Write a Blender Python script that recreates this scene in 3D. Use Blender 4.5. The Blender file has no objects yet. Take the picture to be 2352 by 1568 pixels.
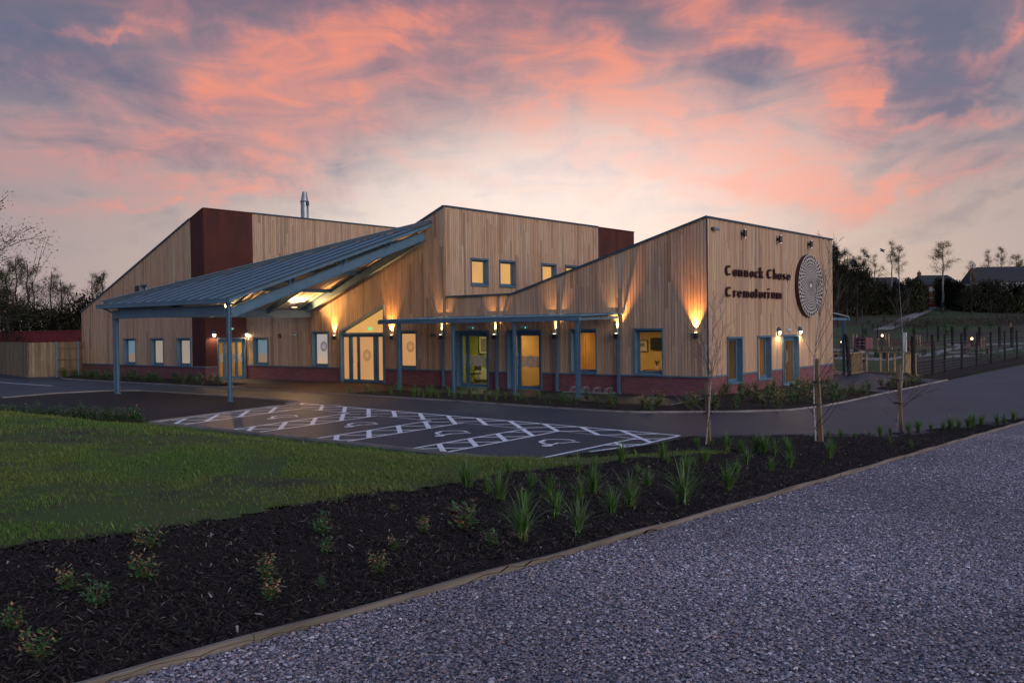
import bpy, math, random
import numpy as np
from mathutils import Vector, Matrix, Euler
from math import radians as rad, sin, cos, pi, sqrt

S = bpy.context.scene
COL = S.collection

# ------------------------------------------------------------ camera
FPX, CX, CY = 2120.868, 1176.0, 784.0
RM = np.array([[0.775960033, -0.000892249942, -0.630781445],
               [0.630640091, -0.0201190284, 0.775814604],
               [-0.0133829304, -0.999797194, -0.0150488734]])
CAM = np.array([15.81535758, -30.87914295, 2.65])
FWD = np.array([-0.6309, 0.7759]); RGT = np.array([0.7759, 0.6309])
cd = bpy.data.cameras.new("camera"); cam = bpy.data.objects.new("camera", cd); COL.objects.link(cam)
cd.sensor_width = 36; cd.lens = FPX / 2352 * 36; cd.clip_start = 0.1; cd.clip_end = 3000
m = Matrix(((RM[0][0], -RM[0][1], -RM[0][2], CAM[0]), (RM[1][0], -RM[1][1], -RM[1][2], CAM[1]),
            (RM[2][0], -RM[2][1], -RM[2][2], CAM[2]), (0, 0, 0, 1)))
cam.matrix_world = m
S.camera = cam
S.render.resolution_x = 1024; S.render.resolution_y = 682
S.view_settings.view_transform = 'Standard'; S.view_settings.look = 'None'
S.view_settings.exposure = 0.0; S.view_settings.gamma = 1.0

# ------------------------------------------------------------ world: dusk sky
def ray(u, v):
    return RM @ np.array([u - CX, v - CY, FPX])
def azel(u, v):
    d = ray(u, v); d = d / np.linalg.norm(d)
    return math.atan2(d[:2] @ RGT, d[:2] @ FWD), math.asin(d[2])

W = bpy.data.worlds.new("World"); S.world = W; W.use_nodes = True
nt = W.node_tree; N = nt.nodes; L = nt.links
for n in list(N): N.remove(n)
def nd(t, **k):
    n = N.new(t)
    for a, b in k.items(): setattr(n, a, b)
    return n
def setin(n, i, v):
    if hasattr(v, 'links') or hasattr(v, 'is_linked'): L.new(v, n.inputs[i])
    else: n.inputs[i].default_value = v
def mth(op, a, b=0.0, c=0.0, clamp=False):
    n = nd('ShaderNodeMath', operation=op, use_clamp=clamp)
    setin(n, 0, a); setin(n, 1, b); setin(n, 2, c); return n.outputs[0]
def vmt(op, a, b=(0, 0, 0)):
    n = nd('ShaderNodeVectorMath', operation=op); setin(n, 0, a); setin(n, 1, b)
    return n.outputs['Value'] if op == 'DOT_PRODUCT' else n.outputs[0]
def cmb(x, y, z):
    n = nd('ShaderNodeCombineXYZ'); setin(n, 0, x); setin(n, 1, y); setin(n, 2, z); return n.outputs[0]
def mixc(f, a, b):
    n = nd('ShaderNodeMix', data_type='RGBA'); setin(n, 0, f)
    n.inputs[6].default_value = (0, 0, 0, 1)
    for i, v in ((6, a), (7, b)):
        if isinstance(v, tuple): n.inputs[i].default_value = (*v, 1)
        else: L.new(v, n.inputs[i])
    return n.outputs[2]
def sstep(x, a, b):
    n = nd('ShaderNodeMapRange', interpolation_type='SMOOTHSTEP'); setin(n, 0, x)
    n.inputs[1].default_value = a; n.inputs[2].default_value = b; return n.outputs[0]
def noise(vec, scale, det=5, rough=.55, dist=0.0):
    n = nd('ShaderNodeTexNoise'); L.new(vec, n.inputs['Vector']); n.inputs['Scale'].default_value = scale
    n.inputs['Detail'].default_value = det; n.inputs['Roughness'].default_value = rough
    n.inputs['Distortion'].default_value = dist; return n
def srgb(r, g, b):
    f = lambda c: ((c / 255 + .055) / 1.055) ** 2.4 if c > 10 else c / 255 / 12.92
    return (f(r), f(g), f(b))
tc = nd('ShaderNodeTexCoord'); D = tc.outputs['Generated']
fx = vmt('DOT_PRODUCT', D, (RGT[0], RGT[1], 0)); fy = vmt('DOT_PRODUCT', D, (FWD[0], FWD[1], 0))
sz = nd('ShaderNodeSeparateXYZ'); L.new(D, sz.inputs[0]); dz = sz.outputs[2]
az = mth('ARCTAN2', fx, fy); el = mth('ARCSINE', dz)
den = mth('ADD', mth('MAXIMUM', dz, 0.0), 0.30)
plan = cmb(mth('DIVIDE', fx, den), mth('MULTIPLY', mth('DIVIDE', fy, den), .55), 0.0)
rawc = cmb(az, el, 0.0)
wn = noise(plan, 1.8, 4, .55, .3)
wv = vmt('SUBTRACT', wn.outputs['Color'], (.5, .5, .5))
wn2 = noise(rawc, 9.0, 4, .6, .2)
wv2 = vmt('SUBTRACT', wn2.outputs['Color'], (.5, .5, .5))
wn3 = noise(rawc, 26.0, 5, .6, .3)
wv2 = vmt('ADD', wv2, vmt('MULTIPLY', vmt('SUBTRACT', wn3.outputs['Color'], (.5, .5, .5)), (.6, .5, 0)))
warp = vmt('ADD', vmt('ADD', rawc, vmt('MULTIPLY', wv, (.17, .11, 0))), vmt('MULTIPLY', wv2, (.10, .07, 0)))
sw = nd('ShaderNodeSeparateXYZ'); L.new(warp, sw.inputs[0])
P3 = cmb(sw.outputs[0], sw.outputs[1], 1.0)
P3r = cmb(az, el, 1.0)
def blob(u, v, a, b, ang, s, src=None):
    a0, e0 = azel(u, v); a /= FPX; b /= FPX; t = rad(ang); c_, s_ = cos(t), sin(t)
    A = (c_ / a, s_ / a, -(a0 * c_ + e0 * s_) / a); B = (-s_ / b, c_ / b, -(-a0 * s_ + e0 * c_) / b)
    p = vmt('DOT_PRODUCT', src or P3, A); q = vmt('DOT_PRODUCT', src or P3, B)
    r2 = mth('MULTIPLY_ADD', q, q, mth('MULTIPLY', p, p))
    return mth('MULTIPLY', mth('POWER', .3679, r2), s)
def total(lst):
    o = 0.0
    for x in lst:
        v = blob(*x); o = v if isinstance(o, float) else mth('ADD', o, v)
    return o
glow = blob(1250, 520, 620, 260, 8, 1.0, P3r)
glow2 = blob(1400, 640, 1080, 300, 0, 1.0, P3r)
front = sstep(fy, -.3, .55)
# base: mauve above, tan band near the horizon, cream around the place where the sun went down
upper = mixc(sstep(el, .16, .40), srgb(156, 142, 150), srgb(98, 93, 118))
base = mixc(mth('MULTIPLY', glow2, .95), upper, srgb(212, 193, 176))
base = mixc(sstep(glow, .0, 1.0), base, srgb(249, 234, 225))
pink = total([(1560, 330, 620, 190, -8, .52), (420, 300, 520, 190, 4, .42), (1000, 120, 500, 160, 0, .30), (1900, 470, 380, 80, 14, .30), (760, 230, 160, 60, 30, .5), (1450, 110, 120, 60, 0, .35), (1700, 300, 120, 80, -30, .4), (620, 170, 230, 75, 20, 1.1), (540, 215, 100, 45, -10, .5), (830, 40, 330, 60, 12, 1.0), (300, 35, 180, 35, -14, .35),
              (190, 92, 130, 14, 14, .9), (700, 330, 260, 70, 25, .55), (380, 340, 350, 30, 6, .5),
              (150, 300, 220, 30, 0, .35), (330, 440, 260, 13, 7, .6), (600, 415, 200, 14, -2, .6), (1000, 400, 330, 26, -8, .6),
              (1230, 60, 240, 60, -8, .75), (1350, 160, 180, 60, 10, .8), (1400, 220, 180, 60, -20, .6),
              (1700, 60, 230, 60, -30, 1.25), (1860, 130, 110, 90, -55, 1.0), (1880, 250, 90, 60, -50, .6), (1560, 290, 110, 90, -65, .8),
              (1800, 380, 180, 50, -22, .95), (1920, 430, 170, 30, -14, .7), (1560, 400, 280, 45, -10, .6), (1310, 330, 180, 45, -20, .5),
              (2290, 60, 90, 22, 35, 1.1), (2210, 252, 230, 14, 12, .85), (1985, 250, 40, 34, -60, 1.0),
              (2060, 440, 330, 16, 24, .55), (100, 170, 60, 20, 0, .2), (1100, 500, 250, 20, -10, .2), (1700, 470, 240, 30, 6, .45)])
blue = total([(160, 185, 300, 62, -4, 1.0), (60, 60, 150, 60, 0, .5), (120, 330, 150, 30, 0, .3), (480, 60, 130, 40, 10, .4),
              (900, 105, 75, 50, -10, .9), (1060, 170, 90, 50, -15, .7), (1060, 255, 140, 60, 0, .35), (1640, 110, 110, 55, -50, .7),
              (2100, 130, 160, 130, -10, 1.25), (2240, 190, 130, 60, 20, .6), (1430, 290, 50, 40, 0, .4), (860, 300, 90, 40, 0, .45),
              (560, 370, 260, 30, -8, .5), (1960, 280, 130, 60, -40, .4), (2250, 320, 200, 45, 14, .4), (1250, 380, 70, 25, 0, .25),
              (2200, 470, 220, 20, 16, .25), (1640, 210, 100, 100, 0, .35)])
n1 = noise(plan, 4.2, 7, .62, .5).outputs[0]
n2 = noise(cmb(mth('MULTIPLY', az, 5.0), mth('MULTIPLY', el, 16.0), 3.0), 1.9, 6, .56, .9).outputs[0]
strk = nd('ShaderNodeMapping'); L.new(plan, strk.inputs[0]); strk.inputs['Scale'].default_value = (4.2, 1.7, 1); strk.inputs['Rotation'].default_value = (0, 0, rad(-24))
n3 = noise(strk.outputs[0], 2.0, 6, .58, .5).outputs[0]
nn = mth('ADD', mth('ADD', mth('MULTIPLY', n1, .44), mth('MULTIPLY', n2, .38)), mth('MULTIPLY', n3, .18))
nc = mth('MULTIPLY', mth('SUBTRACT', nn, .5), sstep(el, .02, .16))
tex = mth('MULTIPLY_ADD', sstep(mth('ADD', mth('MULTIPLY', n2, .8), mth('MULTIPLY', n3, .2)), .30, .72), .58, .30)
bm_ = mth('MULTIPLY', mth('MULTIPLY_ADD', nc, -3.6, blue), .9, clamp=True)
pk0 = sstep(mth('MULTIPLY', mth('MULTIPLY_ADD', nc, 3.0, pink), sstep(el, .03, .14)), -.10, 1.7)
pk = mth('MULTIPLY', pk0, mth('MULTIPLY_ADD', pk0, .16, tex), clamp=True)
pcol = mixc(sstep(glow, .05, .85), mixc(sstep(pk, .30, .95), srgb(226, 146, 140), srgb(248, 149, 124)), srgb(255, 190, 176))
c1 = mixc(mth('MULTIPLY', bm_, .85), base, mixc(sstep(glow, .1, .9), srgb(100, 106, 132), srgb(172, 170, 192)))
c2 = mixc(mth('MULTIPLY', pk, .84), c1, pcol)
# overhead and behind the camera: plain blue dusk
c3 = mixc(front, (.17, .215, .35), c2)
c4 = mixc(sstep(el, .40, .75), c3, (.175, .235, .42))
c5 = mixc(sstep(el, -.02, -.12), c4, (.03, .03, .035))
sky = nd('ShaderNodeTexSky', sky_type='NISHITA'); sky.sun_disc = False
sky.sun_elevation = rad(1.5); sky.sun_rotation = math.atan2(FWD[0], FWD[1]) + rad(6)
add = nd('ShaderNodeMix', data_type='RGBA', blend_type='ADD'); add.inputs[0].default_value = 0.006
L.new(c5, add.inputs[6]); L.new(sky.outputs[0], add.inputs[7])
bg = nd('ShaderNodeBackground'); L.new(add.outputs[2], bg.inputs[0]); bg.inputs[1].default_value = 1.0
wo = nd('ShaderNodeOutputWorld'); L.new(bg.outputs[0], wo.inputs[0])

# one very soft sun lamp: the glow of the open sky on the right-hand side
sl = bpy.data.lights.new("sun", 'SUN'); so = bpy.data.objects.new("sun", sl); COL.objects.link(so)
sl.energy = 1.95; sl.angle = rad(45); sl.color = (1.0, .87, .80)
so.rotation_euler = Vector((-1.0, .26, -.18)).to_track_quat('-Z', 'Y').to_euler()

# ------------------------------------------------------------ helpers
def tag(o, label=None, cat=None, group=None, kind=None):
    if label: o['label'] = label
    if cat: o['category'] = cat
    if group: o['group'] = group
    if kind: o['kind'] = kind
    return o
def empty(name, loc, label=None, cat=None, group=None, rz=0):
    o = bpy.data.objects.new(name, None); COL.objects.link(o); o.location = loc; o.rotation_euler = (0, 0, rz)
    o.empty_display_size = .2
    return tag(o, label, cat, group)
def wloc(o):
    v = Vector((0, 0, 0))
    while o: v += o.location; o = o.parent
    return v
class MB:
    def __init__(s): s.v = []; s.f = []; s.c = []; s.col = (1, 1, 1)
    def face(s, pts, col=None):
        n = len(s.v); s.v += [tuple(p) for p in pts]; s.f.append(tuple(range(n, n + len(pts)))); s.c.append(col or s.col)
    def hexa(s, p, col=None):      # 8 points: bottom 4, top 4
        n = len(s.v); s.v += [tuple(q) for q in p]
        for f in ((3, 2, 1, 0), (4, 5, 6, 7), (0, 1, 5, 4), (1, 2, 6, 5), (2, 3, 7, 6), (3, 0, 4, 7)):
            s.f.append(tuple(n + i for i in f)); s.c.append(col or s.col)
    def box(s, x0, x1, y0, y1, z0, z1, col=None):
        s.hexa([(x0, y0, z0), (x1, y0, z0), (x1, y1, z0), (x0, y1, z0), (x0, y0, z1), (x1, y0, z1), (x1, y1, z1), (x0, y1, z1)], col)
    def pbox(s, P, u0, u1, z0, z1, o0, o1, col=None, zt=None):
        za, zb = (z1, z1) if zt is None else zt
        s.hexa([P(u0, z0, o0), P(u1, z0, o0), P(u1, z0, o1), P(u0, z0, o1), P(u0, za, o0), P(u1, zb, o0), P(u1, zb, o1), P(u0, za, o1)], col)
    def beam(s, a, b, w, h, col=None, up=(0, 0, 1)):   # rectangular bar from a to b (centre line)
        a = Vector(a); b = Vector(b); d = (b - a).normalized(); up = Vector(up)
        if abs(d.dot(up)) > .99: up = Vector((0, 1, 0))
        r = d.cross(up).normalized() * w / 2; t = r.cross(d).normalized() * h / 2
        s.hexa([a - r - t, a + r - t, b + r - t, b - r - t, a - r + t, a + r + t, b + r + t, b - r + t], col)
    def ibeam(s, a, b, w, h, t=.02, col=None):
        a = Vector(a); b = Vector(b); d = (b - a).normalized(); r = d.cross(Vector((0, 0, 1))).normalized(); u = r.cross(d).normalized()
        s.beam(a, b, t, h - 2 * t, col)
        for k in (-1, 1): s.beam(a + u * k * (h / 2 - t / 2), b + u * k * (h / 2 - t / 2), w, t, col)
    def tube(s, pts, rads, n=6, col=None, cap=True):
        rings = []; k = len(pts); pts = [Vector(p) for p in pts]
        for i in range(k):
            d = (pts[min(i + 1, k - 1)] - pts[max(i - 1, 0)])
            d = d.normalized() if d.length > 1e-6 else Vector((0, 0, 1))
            u = d.cross(Vector((0.13, .27, 1)) if abs(d.z) < .95 else Vector((1, .1, 0))).normalized(); w = d.cross(u)
            r = rads[i] if hasattr(rads, '__len__') else rads
            b = len(s.v)
            for j in range(n):
                t = 2 * pi * j / n; s.v.append(tuple(pts[i] + (u * cos(t) + w * sin(t)) * r))
            rings.append(b)
        for i in range(k - 1):
            for j in range(n):
                s.f.append((rings[i] + j, rings[i] + (j + 1) % n, rings[i + 1] + (j + 1) % n, rings[i + 1] + j)); s.c.append(col or s.col)
        if cap:
            s.f.append(tuple(rings[0] + j for j in range(n))[::-1]); s.c.append(col or s.col)
            s.f.append(tuple(rings[-1] + j for j in range(n))); s.c.append(col or s.col)
    def prism(s, poly, z0, z1, col=None):
        n = len(s.v); k = len(poly)
        s.v += [(x, y, z0) for x, y in poly] + [(x, y, z1) for x, y in poly]
        s.f.append(tuple(range(n + k, n + 2 * k))); s.c.append(col or s.col)
        s.f.append(tuple(range(n, n + k))[::-1]); s.c.append(col or s.col)
        for i in range(k):
            j = (i + 1) % k; s.f.append((n + i, n + j, n + k + j, n + k + i)); s.c.append(col or s.col)
    def build(s, name, mt, parent=None, origin=None, smooth=False, fix=False):
        off = wloc(parent) if parent else Vector(origin or (0, 0, 0))
        me = bpy.data.meshes.new(name)
        vv = np.array(s.v, dtype=np.float64).reshape(-1, 3) - np.array(off)
        me.from_pydata(vv.tolist(), [], s.f)
        if mt: me.materials.append(mt)
        ca = me.attributes.new("Col", 'FLOAT_COLOR', 'FACE')
        arr = np.ones((len(s.f), 4), dtype=np.float32)
        if s.f: arr[:, :3] = np.array([c[:3] for c in s.c], dtype=np.float32)
        ca.data.foreach_set('color', arr.ravel())
        if smooth: me.polygons.foreach_set('use_smooth', [True] * len(me.polygons))
        if fix:
            import bmesh
            bm = bmesh.new(); bm.from_mesh(me); bmesh.ops.recalc_face_normals(bm, faces=bm.faces); bm.to_mesh(me); bm.free()
        me.update()
        o = bpy.data.objects.new(name, me); COL.objects.link(o)
        if parent: o.parent = parent
        else: o.location = off
        return o
def copy_tree(o, parent=None):
    c = o.copy(); COL.objects.link(c)
    if parent: c.parent = parent
    for ch in [x for x in bpy.data.objects if x.parent == o and x is not c]:
        copy_tree(ch, c)
    return c
def strip(mb, pts, w, z, col=None, closed=False):   # flat ribbon on the ground
    pts = [Vector((p[0], p[1])) for p in pts]; k = len(pts); Ls = []; Rs = []
    for i in range(k):
        a = pts[(i - 1) % k] if closed or i else pts[0]; b = pts[(i + 1) % k] if closed or i < k - 1 else pts[-1]
        d = (b - a).normalized(); n = Vector((-d.y, d.x)) * w / 2
        zz = z(pts[i].x, pts[i].y) if callable(z) else z
        Ls.append((*(pts[i] + n), zz)); Rs.append((*(pts[i] - n), zz))
    for i in range(k if closed else k - 1):
        j = (i + 1) % k; mb.face([Rs[i], Rs[j], Ls[j], Ls[i]], col)
def kerb(mb, pts, w, z0, z1):
    pts = [Vector((p[0], p[1])) for p in pts]; k = len(pts); Ls = []; Rs = []
    for i in range(k):
        a = pts[max(i - 1, 0)]; b = pts[min(i + 1, k - 1)]; d = (b - a).normalized(); n = Vector((-d.y, d.x)) * w / 2
        Ls.append(pts[i] + n); Rs.append(pts[i] - n)
    for i in range(k - 1):
        mb.hexa([(*Rs[i], z0), (*Rs[i + 1], z0), (*Ls[i + 1], z0), (*Ls[i], z0), (*Rs[i], z1), (*Rs[i + 1], z1), (*Ls[i + 1], z1), (*Ls[i], z1)])

# ------------------------------------------------------------ materials
def newmat(name):
    mt = bpy.data.materials.new(name); mt.use_nodes = True
    t = mt.node_tree; b = t.nodes['Principled BSDF']; return mt, t, b
def mat(name, col, rough=.6, metal=0.0, var=0.0, scale=3.0, col2=None, attr=False, bump=0.0, bscale=40.0, spec=None, coord='Object', det=5, stretch=None, lo=.35, hi=.65):
    mt, t, b = newmat(name); n = t.nodes; l = t.links
    b.inputs['Roughness'].default_value = rough; b.inputs['Metallic'].default_value = metal
    if spec is not None: b.inputs['Specular IOR Level'].default_value = spec
    tcx = n.new('ShaderNodeTexCoord'); vec = tcx.outputs[coord]
    if stretch:
        mp = n.new('ShaderNodeMapping'); mp.inputs['Scale'].default_value = stretch; l.new(vec, mp.inputs[0]); vec = mp.outputs[0]
    nz = n.new('ShaderNodeTexNoise'); nz.inputs['Scale'].default_value = scale; nz.inputs['Detail'].default_value = det
    l.new(vec, nz.inputs['Vector'])
    mr = n.new('ShaderNodeMapRange'); l.new(nz.outputs[0], mr.inputs[0]); mr.inputs[1].default_value = lo; mr.inputs[2].default_value = hi
    mx = n.new('ShaderNodeMix'); mx.data_type = 'RGBA'; l.new(mr.outputs[0], mx.inputs[0])
    c2 = col2 or tuple(c * (1 - var) for c in col)
    mx.inputs[6].default_value = (*col, 1); mx.inputs[7].default_value = (*c2, 1)
    out = mx.outputs[2]
    if attr:
        at_ = n.new('ShaderNodeAttribute'); at_.attribute_name = 'Col'
        m2 = n.new('ShaderNodeMix'); m2.data_type = 'RGBA'; m2.blend_type = 'MULTIPLY'; m2.inputs[0].default_value = 1
        l.new(out, m2.inputs[6]); l.new(at_.outputs['Color'], m2.inputs[7]); out = m2.outputs[2]
    l.new(out, b.inputs['Base Color'])
    if bump:
        n3 = n.new('ShaderNodeTexNoise'); n3.inputs['Scale'].default_value = bscale; n3.inputs['Detail'].default_value = 4; l.new(vec, n3.inputs['Vector'])
        bp = n.new('ShaderNodeBump'); bp.inputs['Strength'].default_value = bump; bp.inputs['Distance'].default_value = .02
        l.new(n3.outputs[0], bp.inputs['Height']); l.new(bp.outputs[0], b.inputs['Normal'])
    return mt
def emis(name, col, strength, col2=None, scale=2.0, gloss=.06, grad=None):
    mt, t, b = newmat(name); n = t.nodes; l = t.links
    b.inputs['Base Color'].default_value = (.06, .06, .06, 1); b.inputs['Roughness'].default_value = .2; b.inputs['Specular IOR Level'].default_value = .3
    b.inputs['Emission Strength'].default_value = strength
    tcx = n.new('ShaderNodeTexCoord'); nz = n.new('ShaderNodeTexNoise'); nz.inputs['Scale'].default_value = scale; l.new(tcx.outputs['Object'], nz.inputs['Vector'])
    nz.inputs['Detail'].default_value = 1
    mx = n.new('ShaderNodeMix'); mx.data_type = 'RGBA'; mx.inputs[6].default_value = (*col, 1); mx.inputs[7].default_value = (*(col2 or tuple(c * .75 for c in col)), 1)
    if grad:
        sx = n.new('ShaderNodeSeparateXYZ'); l.new(tcx.outputs['Object'], sx.inputs[0])
        mr = n.new('ShaderNodeMapRange'); mr.inputs[1].default_value = grad[0]; mr.inputs[2].default_value = grad[1]; l.new(sx.outputs[2], mr.inputs[0]); l.new(mr.outputs[0], mx.inputs[0])
    else: l.new(nz.outputs[0], mx.inputs[0])
    l.new(mx.outputs[2], b.inputs['Emission Color'])
    return mt
M = {}
# timber cladding: the board's own tone is in Col, streaky grain on top
def wood(name, a, b_, rough=.75, attr=True, st=(14, 14, .8)):
    mt = mat(name, a, rough, col2=b_, scale=1.6, stretch=st, attr=attr, bump=.25, bscale=2.5, det=6, lo=.3, hi=.7); return mt
M['board'] = wood('larch_board', (.63, .42, .285), (.46, .295, .195))
M['backing'] = mat('dark_backing', (.035, .028, .022), .9)
M['corten'] = mat('weathered_steel', (.095, .020, .011), .8, col2=(.055, .014, .011), scale=1.3, bump=.2, bscale=25, stretch=(1, 1, .5))
M['steel'] = mat('painted_steel', (.095, .185, .27), .45, var=.18, scale=2.5, spec=.5)
M['trim'] = mat('dark_trim', (.04, .075, .11), .5, var=.25, scale=3)
M['sill'] = mat('sill_metal', (.11, .20, .28), .4, var=.2, scale=3)
M['roofmetal'] = mat('standing_seam', (.21, .34, .47), .36, var=.08, scale=.6, spec=.5)
M['roofdark'] = mat('roof_membrane', (.10, .105, .11), .8, var=.2)
M['ceil'] = mat('soffit_deck', (.62, .58, .52), .6, var=.12)
M['galv'] = mat('galvanised', (.42, .45, .48), .38, metal=.55, var=.25, scale=6)
M['black'] = mat('black_metal', (.02, .022, .025), .45)
M['redletter'] = mat('dark_red_paint', (.050, .013, .015), .5, var=.2)
M['white'] = mat('white_paint', (.78, .80, .77), .5, var=.1)
M['dotred'] = mat('dot_red', (.085, .030, .026), .45, var=.3, scale=2)
M['chrome'] = mat('brushed_metal', (.55, .55, .55), .3, metal=.9)
# brick
def brick():
    mt, t, b = newmat('red_brick'); n = t.nodes; l = t.links
    tcx = n.new('ShaderNodeTexCoord'); sx = n.new('ShaderNodeSeparateXYZ'); l.new(tcx.outputs['Object'], sx.inputs[0])
    ad = n.new('ShaderNodeMath'); l.new(sx.outputs[0], ad.inputs[0]); l.new(sx.outputs[1], ad.inputs[1])
    at_ = n.new('ShaderNodeCombineXYZ'); l.new(ad.outputs[0], at_.inputs[0]); l.new(sx.outputs[2], at_.inputs[1])
    br = n.new('ShaderNodeTexBrick'); l.new(at_.outputs[0], br.inputs['Vector'])
    br.inputs['Color1'].default_value = (.23, .078, .090, 1); br.inputs['Color2'].default_value = (.155, .052, .064, 1)
    br.inputs['Mortar'].default_value = (.20, .12, .12, 1); br.inputs['Scale'].default_value = 1
    br.inputs['Mortar Size'].default_value = .006; br.inputs['Brick Width'].default_value = .225; br.inputs['Row Height'].default_value = .075
    br.inputs['Bias'].default_value = -.1
    nz = n.new('ShaderNodeTexNoise'); nz.inputs['Scale'].default_value = 1.7; l.new(at_.outputs[0], nz.inputs['Vector']); nz.inputs['Detail'].default_value = 6
    mr = n.new('ShaderNodeMapRange'); mr.inputs[1].default_value = .62; mr.inputs[2].default_value = .8; mr.inputs[4].default_value = .35; l.new(nz.outputs[0], mr.inputs[0])
    mx = n.new('ShaderNodeMix'); mx.data_type = 'RGBA'; l.new(mr.outputs[0], mx.inputs[0]); l.new(br.outputs[0], mx.inputs[6]); mx.inputs[7].default_value = (.34, .24, .25, 1)
    l.new(mx.outputs[2], b.inputs['Base Color']); b.inputs['Roughness'].default_value = .85
    bp = n.new('ShaderNodeBump'); bp.inputs['Strength'].default_value = .5; bp.inputs['Distance'].default_value = .01; bp.invert = True
    l.new(br.outputs['Fac'], bp.inputs['Height']); l.new(bp.outputs[0], b.inputs['Normal'])
    return mt
M['brick'] = brick()
def glass(name, tint=(.85, .88, .9), refl=.16):
    mt = bpy.data.materials.new(name); mt.use_nodes = True; t = mt.node_tree; n = t.nodes; l = t.links
    n.remove(n['Principled BSDF']); out = n['Material Output']
    tr = n.new('ShaderNodeBsdfTransparent'); tr.inputs[0].default_value = (*tint, 1)
    gl = n.new('ShaderNodeBsdfGlossy'); gl.inputs['Roughness'].default_value = .03; gl.inputs[0].default_value = (.9, .95, 1, 1)
    fr = n.new('ShaderNodeLayerWeight'); pw = n.new('ShaderNodeMath'); pw.operation = 'POWER'; l.new(fr.outputs['Facing'], pw.inputs[0]); pw.inputs[1].default_value = 4.0
    mm = n.new('ShaderNodeMath'); mm.operation = 'MULTIPLY_ADD'; l.new(pw.outputs[0], mm.inputs[0]); mm.inputs[1].default_value = .8; mm.inputs[2].default_value = refl * .15
    ms = n.new('ShaderNodeMixShader'); l.new(mm.outputs[0], ms.inputs[0]); l.new(tr.outputs[0], ms.inputs[1]); l.new(gl.outputs[0], ms.inputs[2])
    l.new(ms.outputs[0], out.inputs[0]); return mt
M['glass'] = glass('window_glass')
M['poly'] = glass('polycarbonate', (.55, .6, .65), .3)
M['film'] = None
def filmmat():
    mt = bpy.data.materials.new('frosted_film'); mt.use_nodes = True; t = mt.node_tree; n = t.nodes; l = t.links
    b = n['Principled BSDF']; b.inputs['Base Color'].default_value = (.5, .52, .5, 1); b.inputs['Roughness'].default_value = .5
    tr = n.new('ShaderNodeBsdfTransparent'); ms = n.new('ShaderNodeMixShader'); ms.inputs[0].default_value = .4
    l.new(tr.outputs[0], ms.inputs[1]); l.new(b.outputs[0], ms.inputs[2]); l.new(ms.outputs[0], n['Material Output'].inputs[0]); return mt
M['film'] = filmmat()
M['frost_warm'] = emis('frosted_pane_warm', (1.0, .50, .19), .60, (.78, .38, .14), .7)
M['frost_yellow'] = emis('frosted_pane_yellow', (1.0, .52, .13), .80, (.70, .36, .11), 1.2)
M['frost_grey'] = emis('frosted_pane_pale', (.60, .40, .24), .85, (.44, .38, .38), 1.5, grad=(.9, 1.7))
M['frost_blue'] = emis('frosted_pane_cool', (.50, .36, .24), .45, (.25, .40, .48), 1.5, grad=(1.3, 1.5))
M['frost_cream'] = emis('frosted_pane_cream', (.62, .50, .38), .55, (.50, .42, .36), 1.5)
M['ghost'] = emis('pane_logo', (.62, .32, .14), .5)
M['ghost2'] = emis('pane_logo_grey', (.24, .18, .15), .45)
M['gardenglow'] = emis('garden_glow', (1.0, .55, .22), 7.0, (1.0, .55, .22))
M['lampglow'] = emis('lamp_glow', (1.0, .72, .38), 24.0, (1.0, .72, .38))
M['lampcore'] = emis('lamp_core', (1.0, .8, .5), 9.0, (1.0, .8, .5))
M['ledgreen'] = emis('green_led', (.05, 1.0, .45), 2.5, (.05, 1, .45))
M['exitgreen'] = emis('green_exit', (.25, .9, .25), .9, (.25, .9, .25))
M['whiteplastic'] = mat('white_plastic', (.5, .55, .6), .5)
# ============================================================ THE BUILDING
rng = random.Random(7)
SL = .385                                   # pitch of the long roofs
XL, XC = -28.54, -13.16                     # tall side walls of the left and the middle hall
BLD = empty('crematorium_building', (0, 0, 0), 'long timber-clad building with three sloping roof peaks, red brick base and lit windows', 'building')
def PA(y0): return lambda u, z, o: (u, y0 - o, z)          # wall facing -y
def PB(x0): return lambda u, z, o: (x0 + o, u, z)          # wall facing +x

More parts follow.
